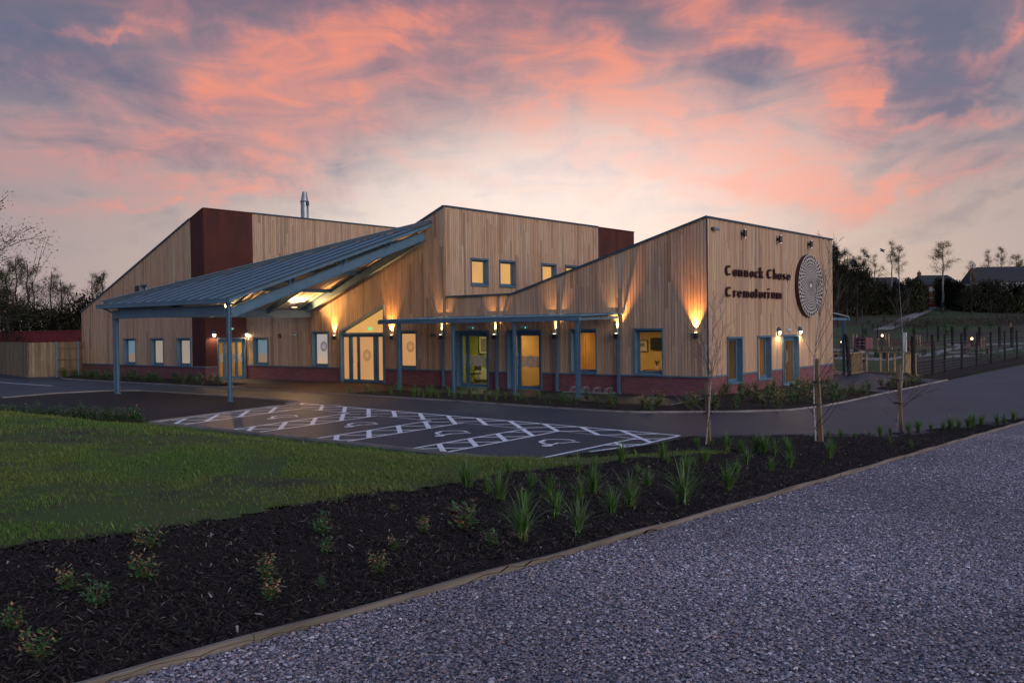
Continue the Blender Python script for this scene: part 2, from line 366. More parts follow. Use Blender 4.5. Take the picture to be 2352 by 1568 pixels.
def tone():
    k = rng.uniform(.80, 1.10); w = rng.uniform(-.06, .07); r = rng.random()
    if r < .10: k *= .72
    elif r > .93: k *= 1.15
    if rng.random() < .16: w += .07
    return (min(1, k * (1 + w)), k, k * (1 - w * 1.1))
def clad(P, u0, u1, zb, ztop, holes, backname='wall'):
    """vertical boards as real pieces, cut round the openings; ztop(u)"""
    mb = MB(); pitch = .137; nb = int(round((u1 - u0) / pitch)); pitch = (u1 - u0) / nb
    back = MB()
    def spans(a, b):
        mid = (a + b) / 2; cuts = []
        for h in holes:
            if h[0] - 1e-6 <= mid <= h[1] + 1e-6:
                f = h[3] if callable(h[3]) else (lambda u, c=h[3]: c)
                cuts.append((h[2], f))
        cuts.sort(key=lambda c: c[0])
        segs = []; lo = (lambda u: zb)
        for c in cuts:
            if c[0] > zb + .02: segs.append((lo, (lambda u, cc=c[0]: cc)))
            lo = c[1]
        segs.append((lo, ztop)); return segs
    edges = sorted(set([u0, u1] + [h[0] for h in holes] + [h[1] for h in holes]))
    for i in range(nb):
        a, b = u0 + i * pitch + .008, u0 + (i + 1) * pitch - .008
        joints = []; z = zb + rng.uniform(.4, 4.2)
        while z < 12: joints.append(z); z += rng.uniform(2.2, 4.2)
        tones = [tone() for _ in range(len(joints) + 1)]
        cutsx = [a] + [e for e in edges if a < e < b] + [b]
        for ca, cb in zip(cutsx[:-1], cutsx[1:]):
            if cb - ca < .006: continue
            for lo, hi in spans(ca, cb):
                la, lb, ha, hb = lo(ca), lo(cb), hi(ca), hi(cb)
                zs = [z for z in joints if max(la, lb) < z < min(ha, hb)]
                cur = (la, lb); k0 = sum(1 for z in joints if z <= max(la, lb))
                dep = .022 + rng.uniform(-.002, .002)
                for k, z in enumerate(zs + [None]):
                    nx = (ha, hb) if z is None else (z - .002, z - .002)
                    if min(nx[0] - cur[0], nx[1] - cur[1]) > -.001:
                        mb.hexa([P(ca, cur[0], 0), P(cb, cur[1], 0), P(cb, cur[1], dep), P(ca, cur[0], dep),
                                 P(ca, nx[0], 0), P(cb, nx[1], 0), P(cb, nx[1], dep), P(ca, nx[0], dep)], tones[k0 + k])
                    if z is not None: cur = (z + .002, z + .002)
    kn = sorted(set(edges + [k for k in getattr(ztop, 'knots', []) if u0 < k < u1]))
    for a, b in zip(kn[:-1], kn[1:]):
        for lo, hi in spans(a, b):
            back.face([P(a, lo(a), -.012), P(b, lo(b), -.012), P(b, hi(b), -.012), P(a, hi(a), -.012)])
    o = mb.build('cladding', M['board'], BLD); w = back.build('sheathing', M['backing'], BLD)
    return o
def ramp(pts):
    def f(u):
        if u <= pts[0][0]: return pts[0][1]
        for (a, za), (b, zb_) in zip(pts[:-1], pts[1:]):
            if u <= b: return za + (zb_ - za) * (u - a) / (b - a)
        return pts[-1][1]
    f.knots = [p[0] for p in pts]; return f
ZS = .76
# openings
winA = [(-27.85, -26.5, ZS, 2.27), (-22.72, -21.4, ZS, 2.56), (-16.35, -15.03, ZS, 2.54), (-6.17, -4.88, ZS, 2.52), (-3.14, -1.85, ZS, 2.52)]
doorA = [(-12.52, -10.6, 0, 2.52), (-9.55, -7.66, 0, 2.52)]
EN = (-20.53, -17.22); enz = lambda u: 2.6 + (u - EN[0]) / (EN[1] - EN[0]) * 1.27
holesA = winA + [(d[0], d[1], 0, d[3]) for d in doorA] + [(EN[0], EN[1], 0, enz)]
topA = ramp([(XL, 3.70), (-24.82, 3.70), (XC, 8.19)])
topA2 = ramp([(XC, 4.05), (-9.25, 4.05), (0, 6.57)])
hl = [h for h in holesA if h[1] < XC]; hr = [h for h in holesA if h[0] > XC]
clad(PA(0), XL + .03, XC - .0, ZS, topA, hl); clad(PA(0), XC, -.005, ZS, topA2, hr)
winB = [(1.47, 2.76, .40, 2.15), (4.18, 5.48, .40, 2.15)]; doorB = [(6.66, 8.42, 0, 2.15)]
clad(PB(0), .0, 12.65, ZS, ramp([(0, 6.57), (12.65, 6.57)]), winB + doorB)
winC = [(1.71, 2.97, 4.67, 5.93), (3.81, 5.07, 4.67, 5.93), (7.21, 8.49, 4.67, 5.93), (9.31, 10.57, 4.67, 5.93)]
clad(PB(XC), 0.0, 12.53, 4.0, ramp([(0, 8.19), (12.53, 8.19)]), winC)
winL = [(-37.1, -35.72, ZS, 2.29), (-34.04, -32.68, ZS, 2.29), (-31.28, -29.9, ZS, 2.29), (-35.03, -34.33, 4.55, 5.4), (-31.3, -30.3, 4.6, 5.45)]
zL = lambda u: 9.28 + SL * (u - XL)
clad(PA(-2.6), -42.35, -29.77, ZS, ramp([(-42.35, zL(-42.35)), (-29.77, zL(-29.77))]), winL)
clad(PB(XL), .50, 20.0, 3.0, ramp([(.5, 9.28), (20, 9.28)]), [])
# weathered steel panels of the left hall and of the middle hall's far end
dL = (-1.91, -.10, 0, 2.26)
for name, P, a, b, zt, zb, ho in (('steel_cladding', PA(-2.6), -29.77, XL, (zL(-29.77), 9.28), ZS, None),
                              ('steel_cladding', PB(XL), -2.6, .50, (9.28, 9.28), ZS, dL),
                              ('steel_cladding', PB(XC), 12.53, 16.33, (8.19, 8.19), 4.0, None)):
    mb = MB()
    zf = lambda u: zt[0] + (zt[1] - zt[0]) * (u - a) / (b - a)
    if ho:
        mb.pbox(P, a, ho[0], zb, 9, 0, .03, zt=(zf(a), zf(ho[0]))); mb.pbox(P, ho[1], b, zb, 9, 0, .03, zt=(zf(ho[1]), zf(b)))
        mb.pbox(P, ho[0], ho[1], ho[3], 9, 0, .03, zt=(zf(ho[0]), zf(ho[1])))
    else: mb.pbox(P, a, b, zb, 9, 0, .03, zt=(zf(a), zf(b)))
    mb.build(name, M['corten'], BLD)
for (P_, u0_, u1_, z0_, z1_) in ((PB(XL), -1.75, -1.738, 5.9, 9.26), (PB(XL), -.75, -.738, 2.6, 9.26), (PB(XL), -2.58, .49, 6.0, 6.012), (PB(XL), -2.58, .49, 3.4, 3.412), (PA(-2.6), -29.76, XL, 6.0, 6.012), (PB(XC), 14.4, 14.412, 4.1, 8.17), (PB(XC), 12.55, 16.3, 6.6, 6.612)):
    sm = MB(); sm.pbox(P_, u0_, u1_, z0_, z1_, .0302, .034 if u1_ - u0_ > .1 else .0345); sm.build('sheet_joint', M['backing'], BLD)   # joints between the steel sheets
# brick base
def brickwall(P, spans):
    for a, b, z0, z1 in spans: mb = MB(); mb.pbox(P, a, b, z0, z1, -.25, .018); mb.build('brick_base', M['brick'], BLD)
brickwall(PA(0), [(XL + .02, EN[0], -.1, .70), (EN[1], doorA[0][0], -.1, .70), (doorA[0][1], doorA[1][0], -.1, .70), (doorA[1][1], -.25, -.1, .70)])
brickwall(PB(0), [(-.018, 1.47, -.1, .70), (1.47, 2.76, -.1, .34), (2.76, 4.18, -.1, .70), (4.18, 5.48, -.1, .34), (5.48, 6.66, -.1, .70), (8.42, 12.65, -.1, .70)])
brickwall(PA(-2.6), [(-42.35, XL - .25, -.1, .70)])
brickwall(PB(XL), [(-2.618, -1.91, -.1, .70), (-.10, .0, -.1, .70)])
mb = MB()
def sillrun(P, spans, z=.70):
    for a, b in spans: mb = MB(); mb.pbox(P, a, b, z, z + .055, -.02, .065); mb.build('sill_band', M['sill'], BLD)
sillrun(PA(0), [(XL + .06, EN[0] - .03), (EN[1] + .03, doorA[0][0] - .03), (doorA[0][1] + .03, doorA[1][0] - .03), (doorA[1][1] + .03, -.02)])
sillrun(PB(0), [(-.065, 1.44), (2.79, 4.15), (5.51, 6.63), (8.45, 12.68)])
sillrun(PA(-2.6), [(-42.38, XL - .02)]); sillrun(PB(XL), [(-2.665, -1.94), (-.07, -.066)])

# windows and doors --------------------------------------------------------
def ring(mb, P, u0, u1, z0, z1, w, o0, o1, bot=None):
    mb.pbox(P, u0, u0 + w, z0, z1, o0, o1); mb.pbox(P, u1 - w, u1, z0, z1, o0, o1)
    mb.pbox(P, u0 + w, u1 - w, z1 - w, z1, o0, o1)
    if bot != 0: mb.pbox(P, u0 + w, u1 - w, z0, z0 + (bot or w), o0, o1)
def window(P, u0, u1, z0, z1, pane, label=None, logo=None, flip=1, rec=.20):
    mb = MB(); ring(mb, P, u0, u1, z0, z1, .045, -rec - .03, .075)
    mb.pbox(P, u0 - .02, u1 + .02, z1 + .001, z1 + .035, .0, .095); mb.pbox(P, u0 - .01, u1 + .01, z0 - .04, z0 - .002, -.1, .10)
    w = mb.build('window', M['steel'], BLD)
    if label: w['label'] = label
    f = MB(); ring(f, P, u0 + .046, u1 - .046, z0 + .046, z1 - .046, .075, -rec - .02, -rec + .05, bot=.10); f.build('frame', M['steel'], w)
    p = MB(); p.pbox(P, u0 + .12, u1 - .12, z0 + .145, z1 - .12, -rec - .005, -rec + .008); p.build('pane', M[pane], w)
    if logo: roundel(w, P, (u0 + u1) / 2, logo[0], .25, -rec + .0082, logo[1])
    return w
def roundel(par, P, u, z, r, o, mt='ghost'):
    mb = MB()
    for k in range(9):
        rr = r * (1 - k * .105); n = 26
        for i in range(n):
            a = 2 * pi * (i + .5 * (k % 2)) / n; s_ = rr * 2 * pi / n * .40
            c = (u + rr * cos(a), z + rr * sin(a))
            mb.face([P(c[0] + s_ * cos(t), c[1] + s_ * sin(t), o + .001) for t in (0, pi / 3, 2 * pi / 3, pi, 4 * pi / 3, 5 * pi / 3)])
    return mb.build('logo', M[mt], par)
LW = BLD
window(PA(0), *winA[0], 'frost_blue', 'small window with closed blind right beside the rust-coloured corner')
window(PA(0), *winA[1], 'frost_grey', 'frosted window with faint round logo left of the entrance', (1.80, 'ghost2'))
window(PA(0), *winA[2], 'frost_warm', 'frosted warm-lit window with faint round logo behind the first canopy post', (1.80, 'ghost'))
window(PA(0), *winA[3], 'glass', 'clear window showing a brown door and a framed picture')
window(PA(0), *winA[4], 'glass', 'clear window showing a picture and a black television')
window(PB(0), *winB[0], 'glass'); window(PB(0), *winB[1], 'glass')
for w in winC: window(PB(XC), *w, 'frost_yellow', rec=.22)
window(PA(-2.6), *winL[0], 'frost_blue'); window(PA(-2.6), *winL[1], 'frost_cream'); window(PA(-2.6), *winL[2], 'frost_cream')
window(PA(-2.6), *winL[3], 'frost_warm', 'small square window high in the left gable'); window(PA(-2.6), *winL[4], 'frost_grey')
def handle(P, u, z0, z1, o, par, both=True):
    mb = MB()
    for sgn in (1,):
        mb.tube([P(u, z0, o + .0), P(u, z0, o + .06), P(u, z0 + .04, o + .085), P(u, z1 - .04, o + .085), P(u, z1, o + .06), P(u, z1, o)], .015, 6)
    return mb.build('handle', M['chrome'], par)
def doorset(P, u0, u1, z1, panes, rec=.2, logo=None, hnd=None, mt='glass', band=False, label=None):
    mb = MB(); ring(mb, P, u0, u1, 0.0, z1, .05, -rec - .03, .075, bot=0); mb.pbox(P, u0 - .02, u1 + .02, z1 + .001, z1 + .035, 0, .095)
    mb.pbox(P, u0 + .051, u1 - .051, .0, .03, -rec, .06)
    d = mb.build('door', M['steel'], BLD)
    if label: d['label'] = label
    f = MB(); xs = [u0 + .052] + [x for p in panes for x in p] + [u1 - .052]; zt = z1 - .23; zb = .15
    f.pbox(P, xs[0], xs[-1], zt, z1 - .052, -rec - .02, -rec + .04); f.pbox(P, xs[0], xs[-1], .032, zb, -rec - .02, -rec + .04)
    for i in range(0, len(xs), 2):
        f.pbox(P, xs[i], xs[i + 1], zb, zt, -rec - .0195, -rec + .0395)
        mid = (xs[i] + xs[i + 1]) / 2
        if 0 < i < len(xs) - 1: f.pbox(P, mid - .006, mid + .006, .04, z1 - .06, -rec + .039, -rec + .046, )
    f.build('frame', M['steel'], d)
    for a, b in panes:
        p = MB(); p.pbox(P, a + .001, b - .001, zb + .001, zt - .001, -rec, -rec + .012); p.build('pane', M[mt], d)
        if band:
            q = MB(); q.pbox(P, a + .002, b - .002, .95, 1.42, -rec + .014, -rec + .0155); q.build('frosted_band', M['film'], d)
    if logo: roundel(d, P, logo[0], logo[1], .24, -rec + (.018 if band else .0125), logo[2])
    for h in (hnd or []): handle(P, h, 1.02, 1.5, -rec + .04, d)
    return d
doorset(PA(0), *doorA[0][:2], 2.52, [(-12.34, -12.13), (-11.92, -10.9)], hnd=[-12.02], logo=(-11.42, 1.19, 'ghost2'), band=True, label='glazed door with the green room and folding chair behind it')
doorset(PA(0), *doorA[1][:2], 2.52, [(-9.36, -9.14), (-8.94, -7.96)], hnd=[-9.04], logo=(-8.44, 1.19, 'ghost2'), band=True, label='glazed door with the orange wooden door behind it')
doorset(PB(0), *doorB[0][:2], 2.15, [(7.0, 7.32), (7.43, 8.28)], rec=.18, hnd=[7.37], band=False, label='narrow glazed door under the round emblem')
doorset(PB(XL), *dL[:2], 2.26, [(-1.67, -1.42), (-1.23, -.66), (-.50, -.22)], rec=.16, hnd=[-1.27], band=True, logo=(-.95, 1.19, 'ghost2'), label='glazed door in the rust-coloured steel side wall')
# main entrance: doors with a sloping glazed light above
P = PA(0); mb = MB(); a, b = EN
mb.pbox(P, a, a + .09, 0, 2.6, -.24, .075, zt=(2.6, 2.63)); mb.pbox(P, b - .07, b, 0, 3.85, -.24, .075, zt=(3.84, 3.87))
mb.hexa([P(a + .09, 2.50, -.24), P(b - .07, 3.74, -.24), P(b - .07, 3.74, .08), P(a + .09, 2.50, .08), P(a + .09, 2.635, -.24), P(b - .07, 3.842, -.24), P(b - .07, 3.842, .08), P(a + .09, 2.635, .08)])
EDR = mb.build('entrance', M['steel'], BLD); EDR['label'] = 'wide main entrance with frosted doors and sloping glazed light above'
f = MB(); f.pbox(P, a + .092, b - .072, 2.40, 2.498, -.22, .0)
panes = [(-20.43, -20.04), (-19.76, -19.42), (-19.22, -18.22), (-17.86, -17.55)]; xs = [a + .092] + [x for p in panes for x in p] + [b - .072]
f.pbox(P, xs[0], xs[-1], .02, .16, -.2, -.13); f.pbox(P, xs[0], xs[-1], 2.28, 2.399, -.2, -.13)
for i in range(0, len(xs), 2):
    f.pbox(P, xs[i], xs[i + 1], .16, 2.28, -.1995, -.1305)
    if 0 < i < len(xs) - 1: mid = (xs[i] + xs[i + 1]) / 2; f.pbox(P, mid - .008, mid + .008, .03, 2.39, -.131, -.12)
f.build('frame', M['steel'], EDR)
for pa_, pb_ in panes:
    p = MB(); p.pbox(P, pa_ + .001, pb_ - .001, .161, 2.279, -.18, -.168); p.build('pane', M['frost_warm'], EDR)
p = MB(); p.hexa([P(a + .22, 2.50, -.19), P(b - .08, 2.50, -.19), P(b - .08, 2.50, -.175), P(a + .22, 2.50, -.175), P(a + .23, 2.553, -.19), P(b - .08, 3.735, -.19), P(b - .08, 3.735, -.175), P(a + .23, 2.553, -.175)])
p.build('pane', M['frost_yellow'], EDR)
roundel(EDR, P, -18.72, 1.37, .27, -.166, 'ghost')
handle(P, -19.62, 1.04, 1.5, -.13, EDR); handle(P, -19.30, 1.04, 1.5, -.13, EDR)
p = MB(); p.pbox(P, -18.62, -18.32, 2.60, 2.76, -.173, -.168); p.build('exit_sign_glow', M['exitgreen'], EDR)

# roofs and cappings
def roofpoly(name, poly3, th=.25, mt='roofdark'):
    mb = MB(); n = len(poly3); lo = [(x, y, z - th) for x, y, z in poly3]
    mb.face(poly3); mb.face(lo[::-1])
    for i in range(n): j = (i + 1) % n; mb.face([lo[i], lo[j], poly3[j], poly3[i]])
    return mb.build(name, M[mt], BLD)
roofpoly('roof', [(-42.3, -2.55, zL(-42.3) - .02), (XL - .03, -2.55, 9.25), (XL - .03, 20, 9.25), (-42.3, 20, zL(-42.3) - .02)])
roofpoly('roof', [(-24.8, .05, 3.68), (XC - .03, .05, 8.16), (XC - .03, 16.3, 8.16), (-24.8, 16.3, 3.68)])
roofpoly('roof', [(XL, .05, 3.66), (-24.8, .05, 3.66), (-24.8, 16.3, 3.66), (XL, 16.3, 3.66)])
roofpoly('roof', [(-9.25, .05, 4.02), (-.03, .05, 6.54), (-.03, 12.6, 6.54), (-9.25, 12.6, 4.02)])
roofpoly('roof', [(XC, .05, 4.0), (-9.25, .05, 4.0), (-9.25, 16.3, 4.0), (XC, 16.3, 4.0)])
mb = MB()      # other outer walls, seen only from the side or not at all
mb.box(-42.34, -42.1, -2.4, 20, -.1, zL(-42.3) - .3); mb.box(-42.1, XL, 19.8, 20, -.1, 4); mb.box(-13.1, -.1, 12.4, 12.64, -.1, 3.98)
mb.face([(-9.2, 12.62, 3.98), (-.03, 12.62, 3.98), (-.03, 12.62, 6.5)]); mb.box(-28.4, -13.2, 16.1, 16.3, -.1, 3.6)
mb.face([(-24.8, 16.31, 3.4), (XC, 16.31, 3.4), (XC, 16.31, 8.1)]); mb.face([(-42.3, 19.99, 3.8), (XL, 19.99, 3.8), (XL, 19.99, 9.2)])
mb.build('rear_wall', M['backing'], BLD)
mb = MB()
def cap(pts, h=.10, w=.10, dz=.0):
    for p, q in zip(pts[:-1], pts[1:]): mb.beam((p[0], p[1], p[2] + dz), (q[0], q[1], q[2] + dz), w, h)
cap([(XL + .06, -.02, 3.74), (-24.82, -.02, 3.74), (XC - .02, -.02, 8.23)], .11, .12)
cap([(XC + .09, -.02, 4.08), (-9.25, -.02, 4.08), (.02, -.02, 6.61)], .10, .12)
cap([(-42.40, -2.62, zL(-42.40) + .03), (-29.79, -2.62, zL(-29.79) + .03)], .10, .12)
cap([(.02, .03, 6.605), (.02, 12.66, 6.605)], .07, .12); cap([(XC + .02, .03, 8.23), (XC + .02, 12.5, 8.23)], .08, .12)
cap([(XL + .02, .52, 9.31), (XL + .02, 20, 9.31)], .08, .12)
mb.pbox(PB(XC), 12.515, 12.54, 4.1, 8.19, 0, .045)
mb.pbox(PB(0), -.025, .0, ZS, 6.56, -.025, .026)
mb.build('roof_capping', M['trim'], BLD)
mb = MB(); cap([(-29.75, -2.61, zL(-29.75) + .02), (XL - .0, -2.61, 9.30)], .06, .10); cap([(XL + .02, -2.6, 9.31), (XL + .02, .49, 9.31)], .06, .10)
cap([(XC + .02, 12.56, 8.21), (XC + .02, 16.33, 8.21)], .06, .10); mb.build('steel_capping', M['corten'], BLD)

# rooms behind the clear glass ------------------------------------------------
def room(x0, x1, y0, y1, h, wall, floor, label=None):
    mb = MB(); t = .05
    mb.box(x0 - t, x0, y0, y1, 0, h); mb.box(x0, x1, y1, y1 + t, 0, h)
    if label: mb.box(x1, x1 + t, y0, y1, 0, h)
    w = mb.build('room_wall', wall, BLD)
    fl = MB(); fl.box(x0, x1, y0, y1, -.05, .012); fl.build('room_floor', floor, BLD)
    c = MB(); c.box(x0 - t, x1 + t, y0, y1 + t, h, h + .05); c.build('room_ceiling', M['white'], BLD)
def rlight(name, loc, e, col, size=.6):
    ld = bpy.data.lights.new(name, 'AREA'); ld.energy = e; ld.color = col; ld.size = size; ld.shape = 'SQUARE'
    o = bpy.data.objects.new(name, ld); COL.objects.link(o); o.location = loc; o.parent = BLD
    return o
M['r_yellow'] = mat('yellow_room_paint', (.72, .50, .17), .8, var=.08)
M['r_green'] = mat('green_room_paint', (.42, .42, .06), .8, var=.1)
M['r_orange'] = mat('orange_room_paint', (.62, .33, .10), .8, var=.1)
M['r_dim'] = mat('tan_room_paint', (.45, .28, .12), .8, var=.2, scale=1)
M['r_floor'] = mat('room_carpet', (.10, .07, .05), .9)
M['oak'] = mat('oak_veneer', (.34, .13, .035), .5, col2=(.24, .085, .02), scale=2, stretch=(8, 8, .6))
M['cream'] = mat('cream_paint', (.75, .65, .45), .6)
room(-9.9, -.05, .30, 4.5, 2.75, M['r_yellow'], M['r_floor']); room(-4.2, -.05, 4.62, 9.6, 2.75, M['r_dim'], M['r_floor'])
room(-14.6, -10.25, .30, 3.0, 2.75, M['r_green'], M['r_floor'], True); room(-31.5, -28.60, -2.3, .6, 2.7, M['r_dim'], M['r_floor'])
mb = MB(); mb.box(-9.9, -7.6, 3.0, 3.05, .012, 2.74); mb.box(-7.62, -7.55, 3.05, 4.49, .012, 2.74); mb.build('room_wall', M['r_orange'], BLD)
for n_, l_, e_, c_ in (('room_light', (-3.6, 2.2, 2.6), 48, (1, .68, .30)), ('room_light', (-6.6, 2.6, 2.6), 34, (1, .64, .28)), ('room_light', (-12.2, 1.7, 2.6), 60, (1, .86, .5)),
                       ('room_light', (-8.8, 1.6, 2.6), 34, (1, .62, .3)), ('room_light', (-2.2, 7.0, 2.6), 90, (1, .62, .28)), ('room_light', (-29.6, -.9, 2.6), 130, (1, .70, .30))):
    rlight(n_, l_, e_, c_)

def picture(x0, x1, z0, z1, y, label, dark):
    t = empty('framed_picture', ((x0 + x1) / 2, y, z0), label, 'picture')
    mb = MB(); P_ = PA(y); ring(mb, P_, x0, x1, z0, z1, .035, 0, .03); mb.build('frame', M['black'], t)
    mb = MB(); mb.pbox(P_, x0 + .036, x1 - .036, z0 + .036, z1 - .036, .002, .012); mb.build('mount', M['cream'], t)
    mb = MB(); mb.pbox(P_, *dark, .0125, .014); mb.build('print', mat('picture_print', (.12, .10, .08), .5, col2=(.4, .33, .2), scale=9), t)
picture(-5.78, -5.21, 1.50, 2.02, 4.49, 'framed picture on the yellow wall left of the television', (-5.68, -5.38, 1.72, 1.88))
picture(-8.31, -7.76, 1.46, 1.98, 4.49, 'framed picture beside the brown door in the lit room', (-8.2, -7.88, 1.70, 1.87))
picture(-13.82, -13.2, 1.38, 2.27, 2.99, 'tall framed picture on the green wall inside the glazed door', (-13.66, -13.33, 1.5, 2.12))
tv = empty('television', (-4.7, 4.45, 1.6), 'black flat television on the yellow room wall', 'television')
mb = MB(); mb.box(-5.02, -4.22, 4.36, 4.42, 1.60, 2.12); mb.build('screen', M['black'], tv)
mb = MB(); mb.box(-4.75, -4.45, 4.42, 4.49, 1.75, 1.95); mb.build('bracket', M['black'], tv)
tb = empty('side_table', (-4.7, 4.1, 0), 'low brown table under the television', 'table')
mb = MB(); mb.box(-5.15, -4.25, 3.9, 4.35, .70, .74); mb.build('table_top', M['oak'], tb)
for x in (-5.1, -4.33):
    for y in (3.94, 4.27): mb = MB(); mb.box(x, x + .05, y, y + .05, .012, .70); mb.build('leg', M['oak'], tb)
pp = empty('pot_plant', (-4.55, 4.1, .74), 'small leafy pot plant on the low brown table', 'plant')
mb = MB(); mb.tube([(-4.55, 4.1, .74), (-4.55, 4.1, .9)], [.06, .08], 10); mb.build('pot', M['cream'], pp)
mb = MB()
for i in range(16):
    a = i * 2.4; r = .12 + .1 * (i % 3) / 2; mb.face([(-4.55, 4.1, .9), (-4.55 + r * .6 * cos(a), 4.1 + r * .6 * sin(a), 1.1), (-4.55 + r * cos(a + .2), 4.1 + r * sin(a + .2), 1.22 - .04 * (i % 4)), (-4.55 + r * .6 * cos(a + .4), 4.1 + r * .6 * sin(a + .4), 1.08)])
mb.build('leaves', mat('pot_leaf', (.06, .10, .03), .5), pp)
def indoor_door(x0, x1, y, z1, label):
    t = empty('wooden_door', ((x0 + x1) / 2, y, 0), label, 'door'); P_ = PA(y)
    mb = MB(); mb.pbox(P_, x0, x1, .015, z1, .002, .045); mb.build('door_leaf', M['oak'], t)
    mb = MB(); ring(mb, P_, x0 - .08, x1 + .08, .015, z1 + .08, .075, .001, .06, bot=0); mb.build('door_frame', M['cream'], t)
    mb = MB(); mb.pbox(P_, x0 + .2, x0 + .55, 1.42, 1.75, .046, .05); mb.build('vision_panel', M['cream'], t)
    return t
indoor_door(-9.35, -8.50, 4.49, 2.12, 'brown door on the yellow wall seen through the window')
indoor_door(-11.17 + 1.3, -10.26 + 1.55, 2.99, 2.06, 'orange-brown door seen straight through the second glazed door')
fc = empty('folding_chair', (-13.4, 2.3, 0), 'dark folding chair in the green room', 'chair')
mb = MB()
for y in (2.05, 2.5): mb.tube([(-13.75, y, .012), (-13.35, y, .45), (-13.25, y, .85)], .014, 6); mb.tube([(-13.2, y, .012), (-13.55, y, .45)], .014, 6)
mb.build('leg', M['black'], fc)
mb = MB(); mb.box(-13.65, -13.25, 2.06, 2.49, .45, .49); mb.build('seat', M['black'], fc)
mb = MB(); mb.box(-13.29, -13.25, 2.06, 2.49, .64, .86); mb.build('backrest', M['black'], fc)
rd = empty('radiator', (-13.6, 2.9, .15), 'white radiator low on the green wall', 'radiator')
mb = MB(); mb.box(-14.0, -13.0, 2.90, 2.98, .15, .70); mb.build('panel', M['cream'], rd)
mb = MB(); mb.tube([(-13.05, 2.94, .15), (-13.05, 2.94, .012)], .012, 6); mb.build('pipe', M['chrome'], rd)

# flue ------------------------------------------------------------------------
fl = empty('flue', (-33.3, 8, 7.3), 'tall silver metal flue with conical top standing on the left roof', 'chimney')
mb = MB(); mb.tube([(-33.3, 8, 7.2), (-33.3, 8, 11.15)], .26, 28); mb.build('pipe', M['galv'], fl, smooth=False)
mb = MB(); mb.tube([(-33.3, 8, 11.15), (-33.3, 8, 11.78)], [.26, .14], 28, cap=False); mb.build('cone', M['galv'], fl)
mb = MB(); mb.tube([(-33.3, 8, 11.10), (-33.3, 8, 11.17)], .29, 28); mb.build('collar', M['trim'], fl)
mb = MB(); mb.box(-33.06, -32.96, 7.9, 8.1, 10.85, 11.12); mb.beam((-32.98, 8, 11.0), (-32.98, 8, 10.6), .02, .02); mb.build('bracket', M['trim'], fl)

# ============================================================ BIG ENTRANCE CANOPY
CN = empty('entrance_canopy', (-18.8, -5.4, 0), 'large blue-grey steel canopy with ribbed sloping roof over the entrance drive', 'canopy')
EY, EZ = -10.95, 3.86; AX, AY, AZ = -13.95, -.04, 7.50; LX = -23.45
n1_ = (AZ - EZ) / (AY - EY)
zf1 = lambda x, y: EZ + n1_ * (y - EY)                        # the part that rises towards the building
n2_ = (AZ - EZ) / (AX - LX)
zf2 = lambda x, y: EZ + n2_ * (x - LX)                        # the part that rises from the left
hipx = lambda y: LX + (AX - LX) * (y - EY) / (AY - EY)        # the hip between them
mb = MB(); th = .07
def tri(pts):
    lo = [(p[0], p[1], p[2] - th) for p in pts]; mb.face(pts)
    for i in range(3): j = (i + 1) % 3; mb.face([lo[i], lo[j], pts[j], pts[i]])
tri([(LX, EY, EZ), (AX, EY, EZ), (AX, AY, AZ)]); tri([(LX, EY, EZ), (AX, AY, AZ), (LX, AY, EZ)])
n = 13
for i in range(n):                                           # seams of the first part run up to the hip
    x = LX + .35 + i * (AX - LX - .35) / (n - 1)
    ye = EY + (AY - EY) * (x - LX) / (AX - LX) if i < n - 1 else AY
    ys = EY - .05
    y0h = min(ye, AY)
    # below the hip line: from the eave up to where the hip crosses
    seam = MB(); seam.beam((x, ys, EZ + .03 - .015), (x, y0h - .0, zf1(x, y0h) + .03), .055, .085); seam.build('seam', M['trim'], CN)  # dark trim colour stands in for the shadow lines along the seams
for i in range(1, 14):
    y = EY + i * (AY - EY) / 14; xe = hipx(y)
    mb.beam((LX - .05, y, EZ + .03), (xe, y, zf2(xe, y) + .03), .05, .07)
mb.build('roof_sheet', M['roofmetal'], CN)
mb = MB(); mb.beam((LX, EY, EZ + .17), (AX, AY, AZ + .17), .24, .03)
mb.build('hip_capping', M['steel'], CN)
mb = MB(); mb.beam((LX + .1, EY + .1, EZ + .10), (AX - .1, AY - .1, AZ + .06), .10, .13); mb.build('hip_gap_shade', M['trim'], CN)  # added dark bar stands in for the shaded gap below the raised capping
mb = MB()                                                     # soffit deck under both parts
e = .012
mb.face([(LX + .2, EY + .1, EZ - th - e), (AX - .05, EY + .1, EZ - th - e), (AX - .05, AY, AZ - th - .04 - e)]); mb.face([(LX + .1, EY + .3, EZ - th - e), (AX - .1, AY, AZ - th - .05 - e), (LX + .1, AY, EZ - th - e)])
for i in range(1, 30):
    y = EY + i * (AY - EY) / 30; xe = hipx(y) - .1
    if xe > LX + .3: mb.beam((LX + .1, y, EZ - th - .03), (xe, y, zf2(xe, y) - th - .03), .12, .03)
mb.build('soffit', M['ceil'], CN)
mb = MB(); mb.box(LX - .02, AX + .42, EY - .20, EY - .02, EZ - .16, EZ + .0); mb.box(LX - .02, AX + .42, EY - .21, EY - .19, EZ - .02, EZ + .02); mb.build('gutter', M['steel'], CN)
mb = MB(); mb.beam((AX - .02, EY, EZ - .06), (AX - .02, AY, AZ - .06), .05, .15); mb.build('verge_board', M['steel'], CN)
mb = MB(); mb.box(LX - .05, LX, EY, AY, EZ - .16, EZ + .02); mb.build('gutter', M['steel'], CN)
def member(name, a, b, w=.2, h=.38): mb = MB(); mb.ibeam(a, b, w, h); return mb.build(name, M['steel'], CN)
PXL, PXR, PY = -22.72, -14.38, -10.62
member('beam', (PXL - .1, PY - .1, 3.44), (PXR - .08, PY - .1, 3.44))
s_ = .342
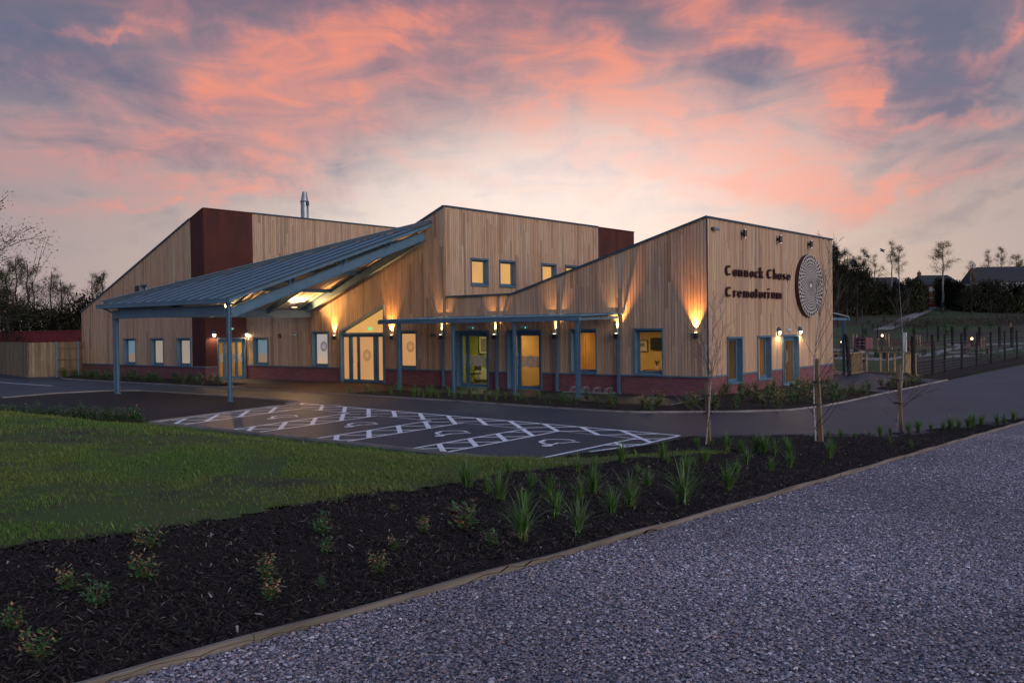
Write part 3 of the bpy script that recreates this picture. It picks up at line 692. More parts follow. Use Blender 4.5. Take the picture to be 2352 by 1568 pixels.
member('beam', (PXR, PY + .12, 3.36), (PXR, -.06, 3.36 + s_ * (10.56)))
member('beam', (PXL, PY + .2, 3.50), (PXL, -.1, 3.50), .18, .36)
member('beam', (-23.3, -.28, 3.57), (-14.45, -.28, 3.57 + .362 * 8.85), .2, .40)
member('beam', (PXL, PY + .1, 3.52), (-14.6, -.5, 6.75), .18, .34)
for y in (-2.8, -5.4, -8.0):                                   # rafters of the left part
    xe = hipx(y) - .35; member('rafter', (PXL, y, 3.62), (xe, y, zf2(xe, y) - .42), .16, .26)
for x in (-20.9, -18.8, -16.7):
    member('purlin', (x, hipx(x) if False else EY + (AY - EY) * (x - LX) / (AX - LX), zf2(x, 0) - .22), (x, -.3, zf2(x, 0) - .22), .12, .16)
for y in (-7.75, -5.12, -2.52):
    xs_ = hipx(y); member('purlin', (xs_, y, zf1(0, y) - .25), (AX - .1, y, zf1(0, y) - .25), .14, .18)
    mb = MB(); zb_ = 3.36 + s_ * (y - PY - .12) + .17
    mb.box(PXR - .05, PXR + .05, y - .09, y + .09, zb_, zf1(0, y) - .06); mb.build('strut', M['steel'], CN)
def post(par, x, y, z0, z1, w=.18, d=.20, t=.016):
    mb = MB(); mb.box(x - w / 2, x + w / 2, y - d / 2, y - d / 2 + t, z0, z1); mb.box(x - w / 2, x + w / 2, y + d / 2 - t, y + d / 2, z0, z1)
    mb.box(x - t / 2, x + t / 2, y - d / 2 + t, y + d / 2 - t, z0, z1); mb.box(x - w * .7, x + w * .7, y - d * .7, y + d * .7, z0 - .02, z0 + .03)
    return mb.build('post', M['steel'], par)
post(CN, PXL, PY, 0, 3.62, .13, .13); post(CN, PXR, PY, 0, 3.80, .13, .13)

mb = MB(); mb.tube([(PXL - .30, PY + .03, 0), (PXL - .30, PY + .03, 3.5), (PXL - .30, EY - .1, 3.72)], .055, 10)
for z in (1.3, 2.9): mb.box(PXL - .25, PXL - .05, PY - .02, PY + .05, z, z + .04)
mb.build('downpipe', M['steel'], CN)
mb = MB()
for x, y in ((PXL + .25, PY - .2),):
    for dx in (0, .14):
        for z in (3.32, 3.44, 3.56): mb.tube([(x + dx, y + .0, z), (x + dx, y + .095, z)], .018, 6)
for y in (-7.75, -5.12, -2.52, PY + .25):
    zb_ = 3.36 + s_ * (y - PY - .12)
    for dy in (-.09, .09):
        for dz_ in (.02, .12): mb.tube([(PXR + .012, y + dy, zb_ + dz_ + dy * s_), (PXR + .03, y + dy, zb_ + dz_ + dy * s_)], .018, 6)
mb.build('bolt', M['steel'], CN)
def spot(name, loc, tgt, e, col, ang, blend, par, size=.02):
    ld = bpy.data.lights.new(name, 'SPOT'); ld.energy = e; ld.color = col; ld.spot_size = rad(ang); ld.spot_blend = blend; ld.shadow_soft_size = size
    o = bpy.data.objects.new(name, ld); COL.objects.link(o); o.parent = par; o.location = Vector(loc) - wloc(par)
    o.rotation_euler = (Vector(tgt) - Vector(loc)).to_track_quat('-Z', 'Y').to_euler(); return o
for (x, y, z, lb, e) in ((PXL + .25, -1.34, 3.80, 'floodlight on the canopy side beam nearest the building', 750), (PXL + .25, -5.5, 3.78, 'floodlight midway along the canopy side beam', 700), (-15.0, PY + .45, 3.72, 'floodlight under the canopy corner above the right-hand post', 110)):
    fx_ = empty('floodlight', (x, y, z), lb, 'light', 'floodlights shining up under the entrance canopy')
    mb = MB(); mb.box(x - .09, x + .09, y - .12, y + .12, z - .06, z + .02); mb.build('housing', M['black'], fx_)
    mb = MB(); mb.box(x - .08, x + .08, y - .11, y + .11, z + .021, z + .03); mb.build('lens', M['lampcore'], fx_)
    sgn = 1 if x < -20 else -1
    spot('flood', (x, y, z + .05), (x + sgn * 4.2, y + (.25 if sgn > 0 else 1.5), z + 1.75), e, (1, .55, .20), 165, .5, fx_, .08)
# ============================================================ WALKWAY CANOPY along the front
CW = empty('walkway_canopy', (-9, -1.5, 0), 'low blue-grey glazed canopy on slim posts along the front doors', 'canopy')
FY = -2.95; x0c, x1c = -14.40, -3.62
mb = MB(); mb.box(x0c, x1c, FY - .12, FY - .02, 2.87, 3.02); mb.box(x0c, x1c, FY - .13, FY - .01, 3.02, 3.035); mb.build('gutter', M['steel'], CW)
zw = lambda y: 3.04 + (y - FY) * .034
mb = MB(); nb_ = 14; xs = [x0c + .02 + i * (x1c - x0c - .04) / nb_ for i in range(nb_ + 1)]
for a, b in zip(xs[:-1], xs[1:]):
    mb.hexa([(a + .03, FY, zw(FY)), (b - .03, FY, zw(FY)), (b - .03, -.075, zw(0)), (a + .03, -.075, zw(0)), (a + .03, FY, zw(FY) + .01), (b - .03, FY, zw(FY) + .01), (b - .03, -.075, zw(0) + .01), (a + .03, -.075, zw(0) + .01)])
mb.build('roof_panel', M['poly'], CW)
mb = MB()
for x in xs: mb.beam((x, FY - .03, zw(FY) + .01), (x, -.09, zw(0) + .01), .055, .05)
mb.build('glazing_bar', M['steel'], CW)
mb = MB(); mb.box(x0c, x1c, -.085, -.026, 3.10, 3.19); mb.build('wall_flashing', M['steel'], CW)
for x in (-13.25, -10.05, -6.8, -3.8):
    post(CW, x, FY + .05, -.08, 2.87, .10 if x in (-10.05, -6.8) else .15, .12); post(CW, x, -.14, 0, 2.98, .10, .10)
    mb = MB(); mb.beam((x, FY + .1, 2.93), (x, -.2, 3.0), .07, .10); mb.build('rafter', M['steel'], CW)

# uplighters on the wall --------------------------------------------------------
WL = [(-20.92, 'between the frosted window and the main entrance'), (-16.72, 'just right of the main entrance'), (-13.27, 'on the leftmost rear post of the low canopy'),
      (-10.07, 'between the two glazed doors'), (-6.82, 'right of the second glazed door'), (-3.82, 'at the right-hand end of the low canopy'), (-.47, 'nearest the building corner')]
for i, (x, where) in enumerate(WL):
    t = empty('wall_uplighter', (x, -.1, 2.3), 'black box uplighter with orange beam, ' + where, 'wall light', 'uplighters along the front wall')
    yb = -.22 if -13.5 < x < -3.5 else -.03; yo = -.33 if yb < -.1 else -.13
    dx = .0
    mb = MB(); mb.box(x - .075, x + .075, yo, yb + (.0), 2.16, 2.34); mb.box(x - .03, x + .03, yb, -.022, 2.2, 2.3); mb.build('housing', M['black'], t)
    mb = MB(); mb.box(x - .17, x + .10, yo - .04, yb + .03, 2.340, 2.362); mb.build('cover', M['galv'], t)
    mb = MB(); mb.tube([(x, (yo + yb) / 2, 2.364), (x, (yo + yb) / 2, 2.372)], .05, 12); mb.build('lens', M['lampcore'], t)
    yl = (yo + yb) / 2
    und = yb < -.1
    spot('uplight', (x, -.34 if und else -.135, 2.40), (x, -.08 if und else -.03, 4.2 if und else 3.25), 1100 if not und else 760, (1, .40, .09) if not und else (1, .42, .10), 62 if not und else 70, 1.0, t, .015)
    if und: spot('uplight', (x, -.34, 2.40), (x, -.2, 3.2), 16, (1, .78, .5), 60, .6, t, .02)
# bulkhead lamps -----------------------------------------------------------------
def bulkhead(P, u, z, label, grp):
    loc = P(u, z, .06); t = empty('bulkhead_lamp', loc, label, 'wall light', grp)
    mb = MB(); rings = []
    def shell(k0, k1, ru, rz, dep, o0, mt, name, zlo=-1, zhi=1):
        m_ = MB(); na, nb2 = 20, 8; V = {}
        for i in range(na + 1):
            for j in range(nb2 + 1):
                a = pi * (k0 + (k1 - k0) * i / na); b = pi / 2 * j / nb2
                V[i, j] = P(u + ru * cos(a) * cos(b), z + rz * sin(a) * cos(b), o0 + dep * sin(b))
        for i in range(na):
            for j in range(nb2): m_.face([V[i, j], V[i + 1, j], V[i + 1, j + 1], V[i, j + 1]])
        m_.build(name, mt, t, smooth=True)
    shell(0, 2, .155, .20, .10, .03, M['black'] if False else M['galv'], 'housing')
    shell(0, 1, .165, .21, .14, .03, M['trim'], 'hood')
    shell(1, 2, .12, .155, .13, .035, M['lampglow'], 'diffuser')
    ld = bpy.data.lights.new('bulkhead_light', 'SPOT'); ld.energy = 42; ld.color = (1, .68, .36); ld.shadow_soft_size = .05; ld.spot_size = rad(175); ld.spot_blend = .35
    o = bpy.data.objects.new('bulkhead_light', ld); COL.objects.link(o); o.parent = t; o.location = Vector(P(u, z - .08, .22)) - Vector(loc)
    o.rotation_euler = (Vector(P(u, z - 1.2, .5)) - Vector(P(u, z, 0))).to_track_quat('-Z', 'Y').to_euler()
bulkhead(PB(XL), -2.12, 2.50, 'round lit bulkhead lamp on the left of the door in the rust-coloured wall', 'round bulkhead lamps beside the rust-coloured wall door')
bulkhead(PB(XL), -.04, 2.50, 'round lit bulkhead lamp on the right of the door in the rust-coloured wall', 'round bulkhead lamps beside the rust-coloured wall door')
bulkhead(PB(0), 6.24, 2.33, 'oval eyelid lamp lit on the left above the door under the round emblem', 'eyelid lamps above the side door')
bulkhead(PB(0), 8.50, 2.33, 'oval eyelid lamp lit on the right above the door under the round emblem', 'eyelid lamps above the side door')
# small fittings --------------------------------------------------------------------
def emlight(P, u, z, label, led=True):
    t = empty('emergency_light', P(u, z, .03), label, 'emergency light')
    mb = MB(); mb.pbox(P, u - .2, u + .2, z - .05, z + .05, .023, .09); mb.build('housing', M['whiteplastic'], t)
    if led: mb = MB(); mb.pbox(P, u + .10, u + .14, z - .045, z - .01, .0905, .096); mb.build('indicator', M['ledgreen'], t)
emlight(PA(0), -11.57, 2.68, 'white emergency light above the first glazed door under the low canopy'); emlight(PA(0), -8.60, 2.67, 'white emergency light above the second glazed door under the low canopy')
emlight(PB(XL), -1.07, 2.80, 'white emergency light above the door in the rust-coloured wall'); emlight(PB(0), 7.35, 2.40, 'small white emergency light between the two eyelid lamps', False)
def camera_fit(P, u, z, label, col='galv'):
    t = empty('security_camera', P(u, z, .1), label, 'camera')
    mb = MB(); mb.tube([P(u - .02, z, .14), P(u + .25, z - .01, .2)], .065, 10); mb.build('body', M[col], t)
    mb = MB(); mb.pbox(P, u - .04, u + .04, z - .05, z + .05, .022, .10); mb.build('bracket', M['black'], t)
camera_fit(PA(0), -24.15, 2.43, 'white security camera on the wall below the entrance canopy'); camera_fit(PA(0), -13.98, 2.37, 'grey security camera under the left end of the low canopy', 'trim')
camera_fit(PB(0), .30, 6.20, 'small white camera high on the corner of the sign wall')
t = empty('vent_box', (-25.47, -.05, 2.35), 'small brown vent box on the wall below the entrance canopy', 'vent')
mb = MB(); mb.pbox(PA(0), -25.58, -25.36, 2.24, 2.47, .022, .07); mb.build('box', M['corten'], t)
mb = MB(); [mb.pbox(PA(0), -25.57, -25.37, z, z + .02, .071, .085) for z in (2.27, 2.31, 2.35, 2.39, 2.43)]; mb.build('louvre', M['black'], t)
t = empty('vent_box', (-35.33, -2.65, 5.2), 'black vent box beside the small high window of the left gable', 'vent')
mb = MB(); mb.pbox(PA(-2.6), -35.50, -35.26, 4.98, 5.38, .022, .14); mb.build('box', M['black'], t)
mb = MB(); [mb.pbox(PA(-2.6), -35.48, -35.28, z, z + .02, .141, .155) for z in (5.05, 5.12, 5.19, 5.26)]; mb.build('louvre', M['trim'], t)
for y, w in ((2.80, 'left'), (6.20, 'middle'), (9.60, 'right')):
    t = empty('sign_light', (.1, y, 6.18), 'unlit black cylinder light above the sign, %s one of the three' % w, 'wall light', 'cylinder lights above the lettering')
    mb = MB(); mb.tube([(.19, y, 6.04), (.19, y, 6.32)], .075, 14); mb.build('cylinder', M['black'], t)
    mb = MB(); mb.tube([(.19, y, 6.015), (.19, y, 6.039)], .085, 14); mb.tube([(.19, y, 6.321), (.19, y, 6.345)], .085, 14); mb.build('rim', M['chrome'], t)
    mb = MB(); mb.box(.022, .12, y - .04, y + .04, 6.12, 6.24); mb.build('bracket', M['black'], t)

# lettering -----------------------------------------------------------------------
SG = empty('wall_sign', (.05, 4.4, 3.68), 'dark red raised lettering reading Cannock Chase Crematorium on the timber side wall', 'sign')
def arc(cx, cz, rx, rz, a0, a1, n=14): return [(cx + rx * cos(rad(a0 + (a1 - a0) * i / n)), cz + rz * sin(rad(a0 + (a1 - a0) * i / n))) for i in range(n + 1)]
H_, X_ = .40, .26
def glyph(c):
    w = .155
    if c == 'C': return [arc(.13, H_ / 2, .125, H_ / 2 - .03, 48, 312, 18)]
    if c == 'a': return [arc(.085, X_ / 2, .075, X_ / 2 - .025, 0, 360, 16), [(.165, 0), (.165, X_)]]
    if c == 'n': return [[(.03, 0), (.03, X_)], [(.03, X_ * .55)] + arc(.095, X_ - .09, .065, .065, 180, 0, 8) + [(.16, 0)]]
    if c == 'm': return [[(.03, 0), (.03, X_)], [(.03, X_ * .6)] + arc(.085, X_ - .08, .052, .055, 180, 0, 8) + [(.137, 0)], [(.137, X_ * .6)] + arc(.19, X_ - .08, .052, .055, 180, 0, 8) + [(.242, 0)]]
    if c == 'o': return [arc(.09, X_ / 2, .08, X_ / 2 - .025, 0, 360, 16)]
    if c == 'c': return [arc(.09, X_ / 2, .08, X_ / 2 - .025, 50, 310, 14)]
    if c == 'k': return [[(.03, 0), (.03, H_ + .03)], [(.15, X_), (.05, X_ * .48)], [(.07, X_ * .58), (.165, 0)]]
    if c == 'h': return [[(.03, 0), (.03, H_ + .03)], [(.03, X_ * .55)] + arc(.095, X_ - .09, .065, .065, 180, 0, 8) + [(.16, 0)]]
    if c == 's': return [arc(.075, X_ * .73, .055, X_ * .27 - .026, 40, 250, 8) + arc(.075, X_ * .29, .06, X_ * .27 - .026, 70, -140, 8)]
    if c == 'e': return [arc(.09, X_ / 2, .08, X_ / 2 - .025, 5, 320, 16), [(.03, X_ * .47), (.165, X_ * .47)]]
    if c == 'r': return [[(.03, 0), (.03, X_)], [(.03, X_ * .6)] + arc(.10, X_ - .085, .07, .06, 170, 60, 6)]
    if c == 't': return [[(.07, H_ - .04), (.07, 0)], [(.0, X_ - .02), (.15, X_ - .02)]]
    if c == 'i': return [[(.03, 0), (.03, X_)], [(.03, H_ - .05), (.03, H_ + .01)]]
    if c == 'u': return [[(.03, X_)] + arc(.095, .09, .065, .065, 180, 360, 8) + [(.16, X_)], [(.162, X_), (.162, 0)]]
def ycrop(px):   # letter centres along the wall, metres
    return px
line1 = [('C', 1.35), ('a', 1.98), ('n', 2.46), ('n', 2.97), ('o', 3.50), ('c', 3.94), ('k', 4.36), ('C', 5.13), ('h', 5.72), ('a', 6.20), ('s', 6.70), ('e', 7.15)]
line2 = [('C', 1.35), ('r', 1.98), ('e', 2.36), ('m', 2.86), ('a', 3.53), ('t', 3.93), ('o', 4.33), ('r', 4.80), ('i', 5.16), ('u', 5.52), ('m', 6.02)]
PL_ = PB(0)
def letter(c, y, z):
    mb = MB(); k = 0; kx = 1.5 if c != 'm' else 1.65
    for pts in glyph(c):
        k += 1; n = len(pts); w = .024; o1 = .12 + .002 * k; V = []
        closed = (abs(pts[0][0] - pts[-1][0]) + abs(pts[0][1] - pts[-1][1])) < 1e-3
        for i in range(n):
            a = pts[max(i - 1, 0)] if not closed else pts[(i - 1) % (n - 1)]; b = pts[min(i + 1, n - 1)] if not closed else pts[(i + 1) % (n - 1)]
            dx, dz_ = b[0] - a[0], b[1] - a[1]; l_ = sqrt(dx * dx + dz_ * dz_) or 1; nx, nz_ = -dz_ / l_ * w, dx / l_ * w
            V.append(((pts[i][0] + nx) * kx, pts[i][1] + nz_, (pts[i][0] - nx) * kx, pts[i][1] - nz_))
        for i in range(n - 1):
            a, b = V[i], V[i + 1]
            mb.hexa([PL_(y + a[2], z + a[3], .05), PL_(y + b[2], z + b[3], .05), PL_(y + b[0], z + b[1], .05), PL_(y + a[0], z + a[1], .05),
                     PL_(y + a[2], z + a[3], o1), PL_(y + b[2], z + b[3], o1), PL_(y + b[0], z + b[1], o1), PL_(y + a[0], z + a[1], o1)])
        mb.pbox(PL_, y + pts[0][0] * kx - .01, y + pts[0][0] * kx + .01, z + pts[0][1] - .01, z + pts[0][1] + .01, .02, .05)
    mb.build('letter', M['redletter'], SG)
for c, y in line1: letter(c, y, 4.51)
for c, y in line2: letter(c, y, 3.70)

# round emblem ----------------------------------------------------------------------
EM = empty('round_emblem', (.1, 9.45, 2.95), 'large round emblem of dark red dots on a pale disc on the side wall', 'emblem')
ey, ez, er = 9.45, 4.335, 1.39
mb = MB(); mb.tube([(.06, ey, ez), (.205, ey, ez)], er, 72); mb.build('rim', M['redletter'], EM)
mb = MB(); mb.tube([(.206, ey, ez), (.220, ey, ez)], er - .012, 72); mb.build('disc', M['white'], EM)
mb = MB(); nd_ = 40; r = er * .925; k = 0
while r > .10:
    q = 2 * pi / nd_; dr = r * q * .435
    for i in range(nd_):
        a = q * (i + .5 * (k % 2)); c_ = (ey + r * cos(a), ez + r * sin(a)); nn_ = 12 if k < 5 else 8
        mb.face([(.2225, c_[0] + dr * (cos(t_) * 1.05), c_[1] + dr * sin(t_)) for t_ in [2 * pi * j / nn_ for j in range(nn_)]])
    r *= (1 - q * .84); k += 1
mb.build('dot_pattern', M['dotred'], EM)

# cycle rack by the brick base ------------------------------------------------------
CR = empty('cycle_rack', (-4.9, -.6, 0), 'low silver cycle rack on the paving in front of the brick base', 'cycle rack')
mb = MB(); mb.tube([(-6.0, -.75, .03), (-3.9, -.75, .03)], .022, 6); mb.tube([(-5.9, -.45, .03), (-3.75, -.45, .03)], .022, 6); mb.build('base_rail', M['galv'], CR)
for x in (-5.75, -5.2, -4.65, -4.1):
    mb = MB()
    for dx in (0, .09): mb.tube([(x + dx, -.75, .03), (x + dx + .05, -.70, .22), (x + dx + .1, -.5, .27), (x + dx + .1, -.45, .03)], .012, 6)
    mb.build('hoop', M['galv'], CR)

# covered way behind the right-hand end ---------------------------------------------
BC = empty('rear_canopy', (-2.5, 15, 0), 'small pale-edged canopy on a grey post beyond the right end wall', 'canopy')
mb = MB(); mb.hexa([(-6, 14.2, 3.20), (-.55, 13.0, 3.24), (-.62, 16.72, 2.95), (-6, 16.75, 2.95), (-6, 14.2, 3.26), (-.55, 13.0, 3.30), (-.62, 16.72, 3.01), (-6, 16.75, 3.01)]); mb.build('roof_sheet', M['galv'], BC)
mb = MB(); mb.box(-6, -.60, 16.60, 16.78, 2.78, 2.94); mb.beam((-.70, 13, 2.90), (-.70, 16.6, 2.84), .06, .12); mb.build('gutter', M['steel'], BC)
post(BC, -.80, 16.45, 0, 2.80, .12, .12)
# ============================================================ GROUND
def gp(u, v):                      # a spot on the level ground
    d = ray(u, v); t = -CAM[2] / d[2]; return (CAM[0] + d[0] * t, CAM[1] + d[1] * t)
LOW = [(-90, -34), (-24.0, -20.2), (-16.3, -18.05), (-12.5, -17.5), (-9.4, -16.8), (4.4, -16.9), (4.9, -14.6), (5.25, -13.1), (5.15, -11.2), (7.4, -9.3), (8.8, -8.4), (9.6, -6.4), (10.3, -4.1), (10.75, -2.3), (11.1, 3), (11.3, 60)]
LOWA = np.array(LOW)
def Tn(x, y):                      # height of the raised foreground (numpy)
    x = np.asarray(x, float); y = np.asarray(y, float)
    poly = LOW + [(90, 60), (90, -90), (-90, -90)]; ins = np.zeros(x.shape, bool); n = len(poly)
    for i in range(n):
        x1, y1 = poly[i]; x2, y2 = poly[(i + 1) % n]
        if y1 == y2: continue
        c_ = ((y1 > y) != (y2 > y)) & (x < (x2 - x1) * (y - y1) / (y2 - y1) + x1); ins ^= c_
    d = np.full(x.shape, 1e9)
    for (ax, ay), (bx, by) in zip(LOW[:-1], LOW[1:]):
        dx, dy = bx - ax, by - ay; t = np.clip(((x - ax) * dx + (y - ay) * dy) / (dx * dx + dy * dy), 0, 1)
        d = np.minimum(d, np.hypot(x - ax - t * dx, y - ay - t * dy))
    G = np.maximum(.06, 1.05 - .0378 * (y + 28.8)); t = np.minimum(1, d / 5.0)
    return np.where(ins, G * t * t * (3 - 2 * t), 0.0)
T = lambda x, y: float(Tn(x, y))
def hit(u, v):                     # a spot on the foreground bank
    d = ray(u, v); d = d / np.linalg.norm(d); ts = np.arange(2, 90, .02); p = CAM[None] + d[None] * ts[:, None]
    k = np.argmax(p[:, 2] < Tn(p[:, 0], p[:, 1])); return p[k]
def hillz(x, y):
    x = np.asarray(x, float); y = np.asarray(y, float); dx = x - CAM[0]; dy = y - CAM[1]
    Dp = dx * FWD[0] + dy * FWD[1]; s_ = dx * RGT[0] + dy * RGT[1]; r_ = s_ / np.maximum(Dp, 1)
    f = np.clip((r_ + .25) / .3, 0, 1)
    a = np.clip((Dp - 112) / 88, 0, 1); z = 5.6 * a ** 1.1 + np.maximum(0, Dp - 200) * .03
    return z * f + .25 * np.sin(x * .21) * np.sin(y * .17) * np.clip((Dp - 110) / 30, 0, 1)

def groundmat(name, c1_, c2_, c3_, s1_, s2_, rough=.95, bump=.3, bs=30, thr=(.45, .6), thr2=(.5, .62), attr=False):
    mt, t, b = newmat(name); n = t.nodes; l = t.links; b.inputs['Roughness'].default_value = rough
    g = n.new('ShaderNodeNewGeometry'); b.inputs['Specular IOR Level'].default_value = .25
    def nz(s_, d_=8, r_=.6):
        q = n.new('ShaderNodeTexNoise'); q.inputs['Scale'].default_value = s_; q.inputs['Detail'].default_value = d_; q.inputs['Roughness'].default_value = r_; l.new(g.outputs['Position'], q.inputs['Vector']); return q
    def mr(x_, a, b2): q = n.new('ShaderNodeMapRange'); l.new(x_, q.inputs[0]); q.inputs[1].default_value = a; q.inputs[2].default_value = b2; return q.outputs[0]
    m1 = n.new('ShaderNodeMix'); m1.data_type = 'RGBA'; l.new(mr(nz(s1_).outputs[0], *thr), m1.inputs[0]); m1.inputs[6].default_value = (*c1_, 1); m1.inputs[7].default_value = (*c2_, 1)
    m2 = n.new('ShaderNodeMix'); m2.data_type = 'RGBA'; l.new(mr(nz(s2_).outputs[0], *thr2), m2.inputs[0]); l.new(m1.outputs[2], m2.inputs[6]); m2.inputs[7].default_value = (*c3_, 1)
    l.new(m2.outputs[2], b.inputs['Base Color'])
    if bump:
        bp = n.new('ShaderNodeBump'); bp.inputs['Strength'].default_value = bump; bp.inputs['Distance'].default_value = .03; l.new(nz(bs, 6, .7).outputs[0], bp.inputs['Height']); l.new(bp.outputs[0], b.inputs['Normal'])
    return mt
M['ground'] = groundmat('rough_ground', (.050, .095, .024), (.060, .046, .038), (.030, .028, .022), .09, 1.3, thr=(.42, .55), thr2=(.55, .7))
M['lawn'] = groundmat('lawn_soil', (.055, .095, .024), (.080, .088, .030), (.045, .036, .028), 1.6, .75, thr2=(.53, .66), bump=.5)
M['mulch'] = groundmat('bark_mulch', (.016, .011, .009), (.030, .021, .016), (.008, .006, .006), 22, 60, bump=1.0, bs=45)
M['asphalt'] = groundmat('asphalt', (.014, .029, .048), (.038, .055, .078), (.011, .021, .035), .28, 160, rough=.50, bump=.35, bs=220, thr=(.4, .62))
M['asphalt'].node_tree.nodes['Principled BSDF'].inputs['Specular IOR Level'].default_value = .4
M['paving'] = groundmat('warm_lit_paving', (.062, .042, .034), (.080, .055, .042), (.05, .036, .03), 1.0, 120, rough=.6, bump=.3, bs=200)  # brown tint carries the warm light falling on the forecourt near the entrance
M['island'] = groundmat('dark_planting_soil', (.036, .030, .032), (.048, .040, .040), (.026, .022, .024), 1.4, 90, bump=.8, bs=70)
M['soil'] = groundmat('dark_soil', (.022, .016, .013), (.036, .026, .020), (.014, .011, .009), 6, 40, bump=1.0, bs=30)
M['path'] = groundmat('pale_path', (.26, .24, .23), (.32, .30, .28), (.2, .19, .18), 1, 20, bump=.1)
M['earth'] = groundmat('brown_bank', (.055, .042, .040), (.032, .045, .018), (.028, .02, .018), .10, .8, thr=(.46, .56))
M['kerb'] = mat('concrete_edging', (.30, .27, .26), .85, var=.3, scale=1.5)
M['marking'] = mat('road_paint', (.85, .87, .90), .7, col2=(.30, .31, .33), scale=9, lo=.56, hi=.75)
def gravelmat():
    mt, t, b = newmat('gravel_base'); n = t.nodes; l = t.links; b.inputs['Roughness'].default_value = .8
    g = n.new('ShaderNodeNewGeometry'); v = n.new('ShaderNodeTexVoronoi'); v.inputs['Scale'].default_value = 42; l.new(g.outputs['Position'], v.inputs['Vector'])
    cr = n.new('ShaderNodeValToRGB'); sx = n.new('ShaderNodeSeparateColor'); l.new(v.outputs['Color'], sx.inputs[0]); l.new(sx.outputs[0], cr.inputs[0])
    e = cr.color_ramp.elements; e[0].position = 0; e[0].color = (.05, .055, .075, 1); e[1].position = 1; e[1].color = (.50, .48, .52, 1)
    for p_, c_ in ((.3, (.13, .13, .17, 1)), (.6, (.24, .22, .26, 1)), (.8, (.36, .30, .32, 1))): q = e.new(p_); q.color = c_
    mr = n.new('ShaderNodeMapRange'); l.new(v.outputs['Distance'], mr.inputs[0]); mr.inputs[1].default_value = .9; mr.inputs[2].default_value = .35
    mx = n.new('ShaderNodeMix'); mx.data_type = 'RGBA'; l.new(mr.outputs[0], mx.inputs[0]); mx.inputs[6].default_value = (.05, .045, .055, 1); l.new(cr.outputs[0], mx.inputs[7])
    l.new(mx.outputs[2], b.inputs['Base Color']); bp = n.new('ShaderNodeBump'); bp.invert = True; bp.inputs['Strength'].default_value = 1; bp.inputs['Distance'].default_value = .012
    l.new(v.outputs['Distance'], bp.inputs['Height']); l.new(bp.outputs[0], b.inputs['Normal']); return mt
M['gravel'] = gravelmat()

def sheet(name, xs, ys, zf, mt, keep=None):
    X, Y = np.meshgrid(xs, ys, indexing='ij'); Z = zf(X, Y); nx, ny = X.shape
    vs = np.stack([X, Y, Z], -1).reshape(-1, 3); idx = np.arange(nx * ny).reshape(nx, ny)
    q = np.stack([idx[:-1, :-1], idx[1:, :-1], idx[1:, 1:], idx[:-1, 1:]], -1).reshape(-1, 4)
    if keep is not None:
        cx_ = (X[:-1, :-1] + X[1:, 1:]).ravel() / 2; cy_ = (Y[:-1, :-1] + Y[1:, 1:]).ravel() / 2; q = q[keep(cx_, cy_)]
    me = bpy.data.meshes.new(name); me.from_pydata(vs.tolist(), [], q.tolist()); me.materials.append(mt)
    me.polygons.foreach_set('use_smooth', [True] * len(me.polygons)); me.update()
    o = bpy.data.objects.new(name, me); COL.objects.link(o); return tag(o, kind='structure')
def axis(segs):
    out = []
    for a, b, st in segs: out += list(np.arange(a, b, st))
    return np.array(out + [segs[-1][1]])
def gz(x, y):                       # base ground, kept under everything laid on it
    return hillz(x, y) - .055 + np.where((y < 12) & (x > -110), -.03, 0)
sheet('ground', axis([(-900, -260, 80), (-260, 160, 5), (160, 900, 80)]), axis([(-200, -80, 40), (-80, 300, 5), (300, 1300, 100)]), gz, M['ground'])
def flat(name, poly, z, mt):
    mb = MB(); mb.face([(x, y, z) for x, y in poly]); o = mb.build(name, mt); return tag(o, kind='structure')
flat('road', [(-70, -26), (-24, -20), (-16.3, -18.0), (-9.4, -16.8), (4.4, -16.9), (4.9, -14.6), (5.25, -13.1), (5.2, -11.1), (13, -11), (13, 60), (4.7, 60), (4.7, 13.9), (-13, 30), (-13, 12), (-50, 12), (-50, -4.6), (-62, -7), (-70, -12)], -.002, M['asphalt'])
flat('forecourt', [(-28.52, -.3), (-28.52, -2.6), (-26, -3.0), (-23.1, -3.5), (-23.1, -5.7), (-13.15, -5.93), (-14.0, -.3)], .004, M['paving'])
M['dark_asphalt'] = groundmat('fresh_asphalt', (.030, .032, .038), (.038, .040, .047), (.024, .026, .03), .7, 160, rough=.55, bump=.35, bs=220)
flat('footway', [(-14.0, -.3), (-13.15, -5.93), (-12.8, -3.2), (-3, -3.95), (-1.5, -4.3), (.7, -4.1), (.32, -1.0), (.1, -.1), (-.2, -.1)], .004, M['dark_asphalt'])
flat('planting_island', [(-24.8, -14.6), (-25.5, -12.1), (-24.84, -9.75), (-23.6, -9.07), (-20, -9.05), (-16.4, -9.1), (-12.9, -9.28), (-12.2, -9.33), (-11.75, -9.7), (-11.1, -10.6), (-10.85, -11.6), (-9.50, -16.75), (-12.5, -17.4), (-16.3, -18.0), (-24, -20.1)], .006, M['island'])
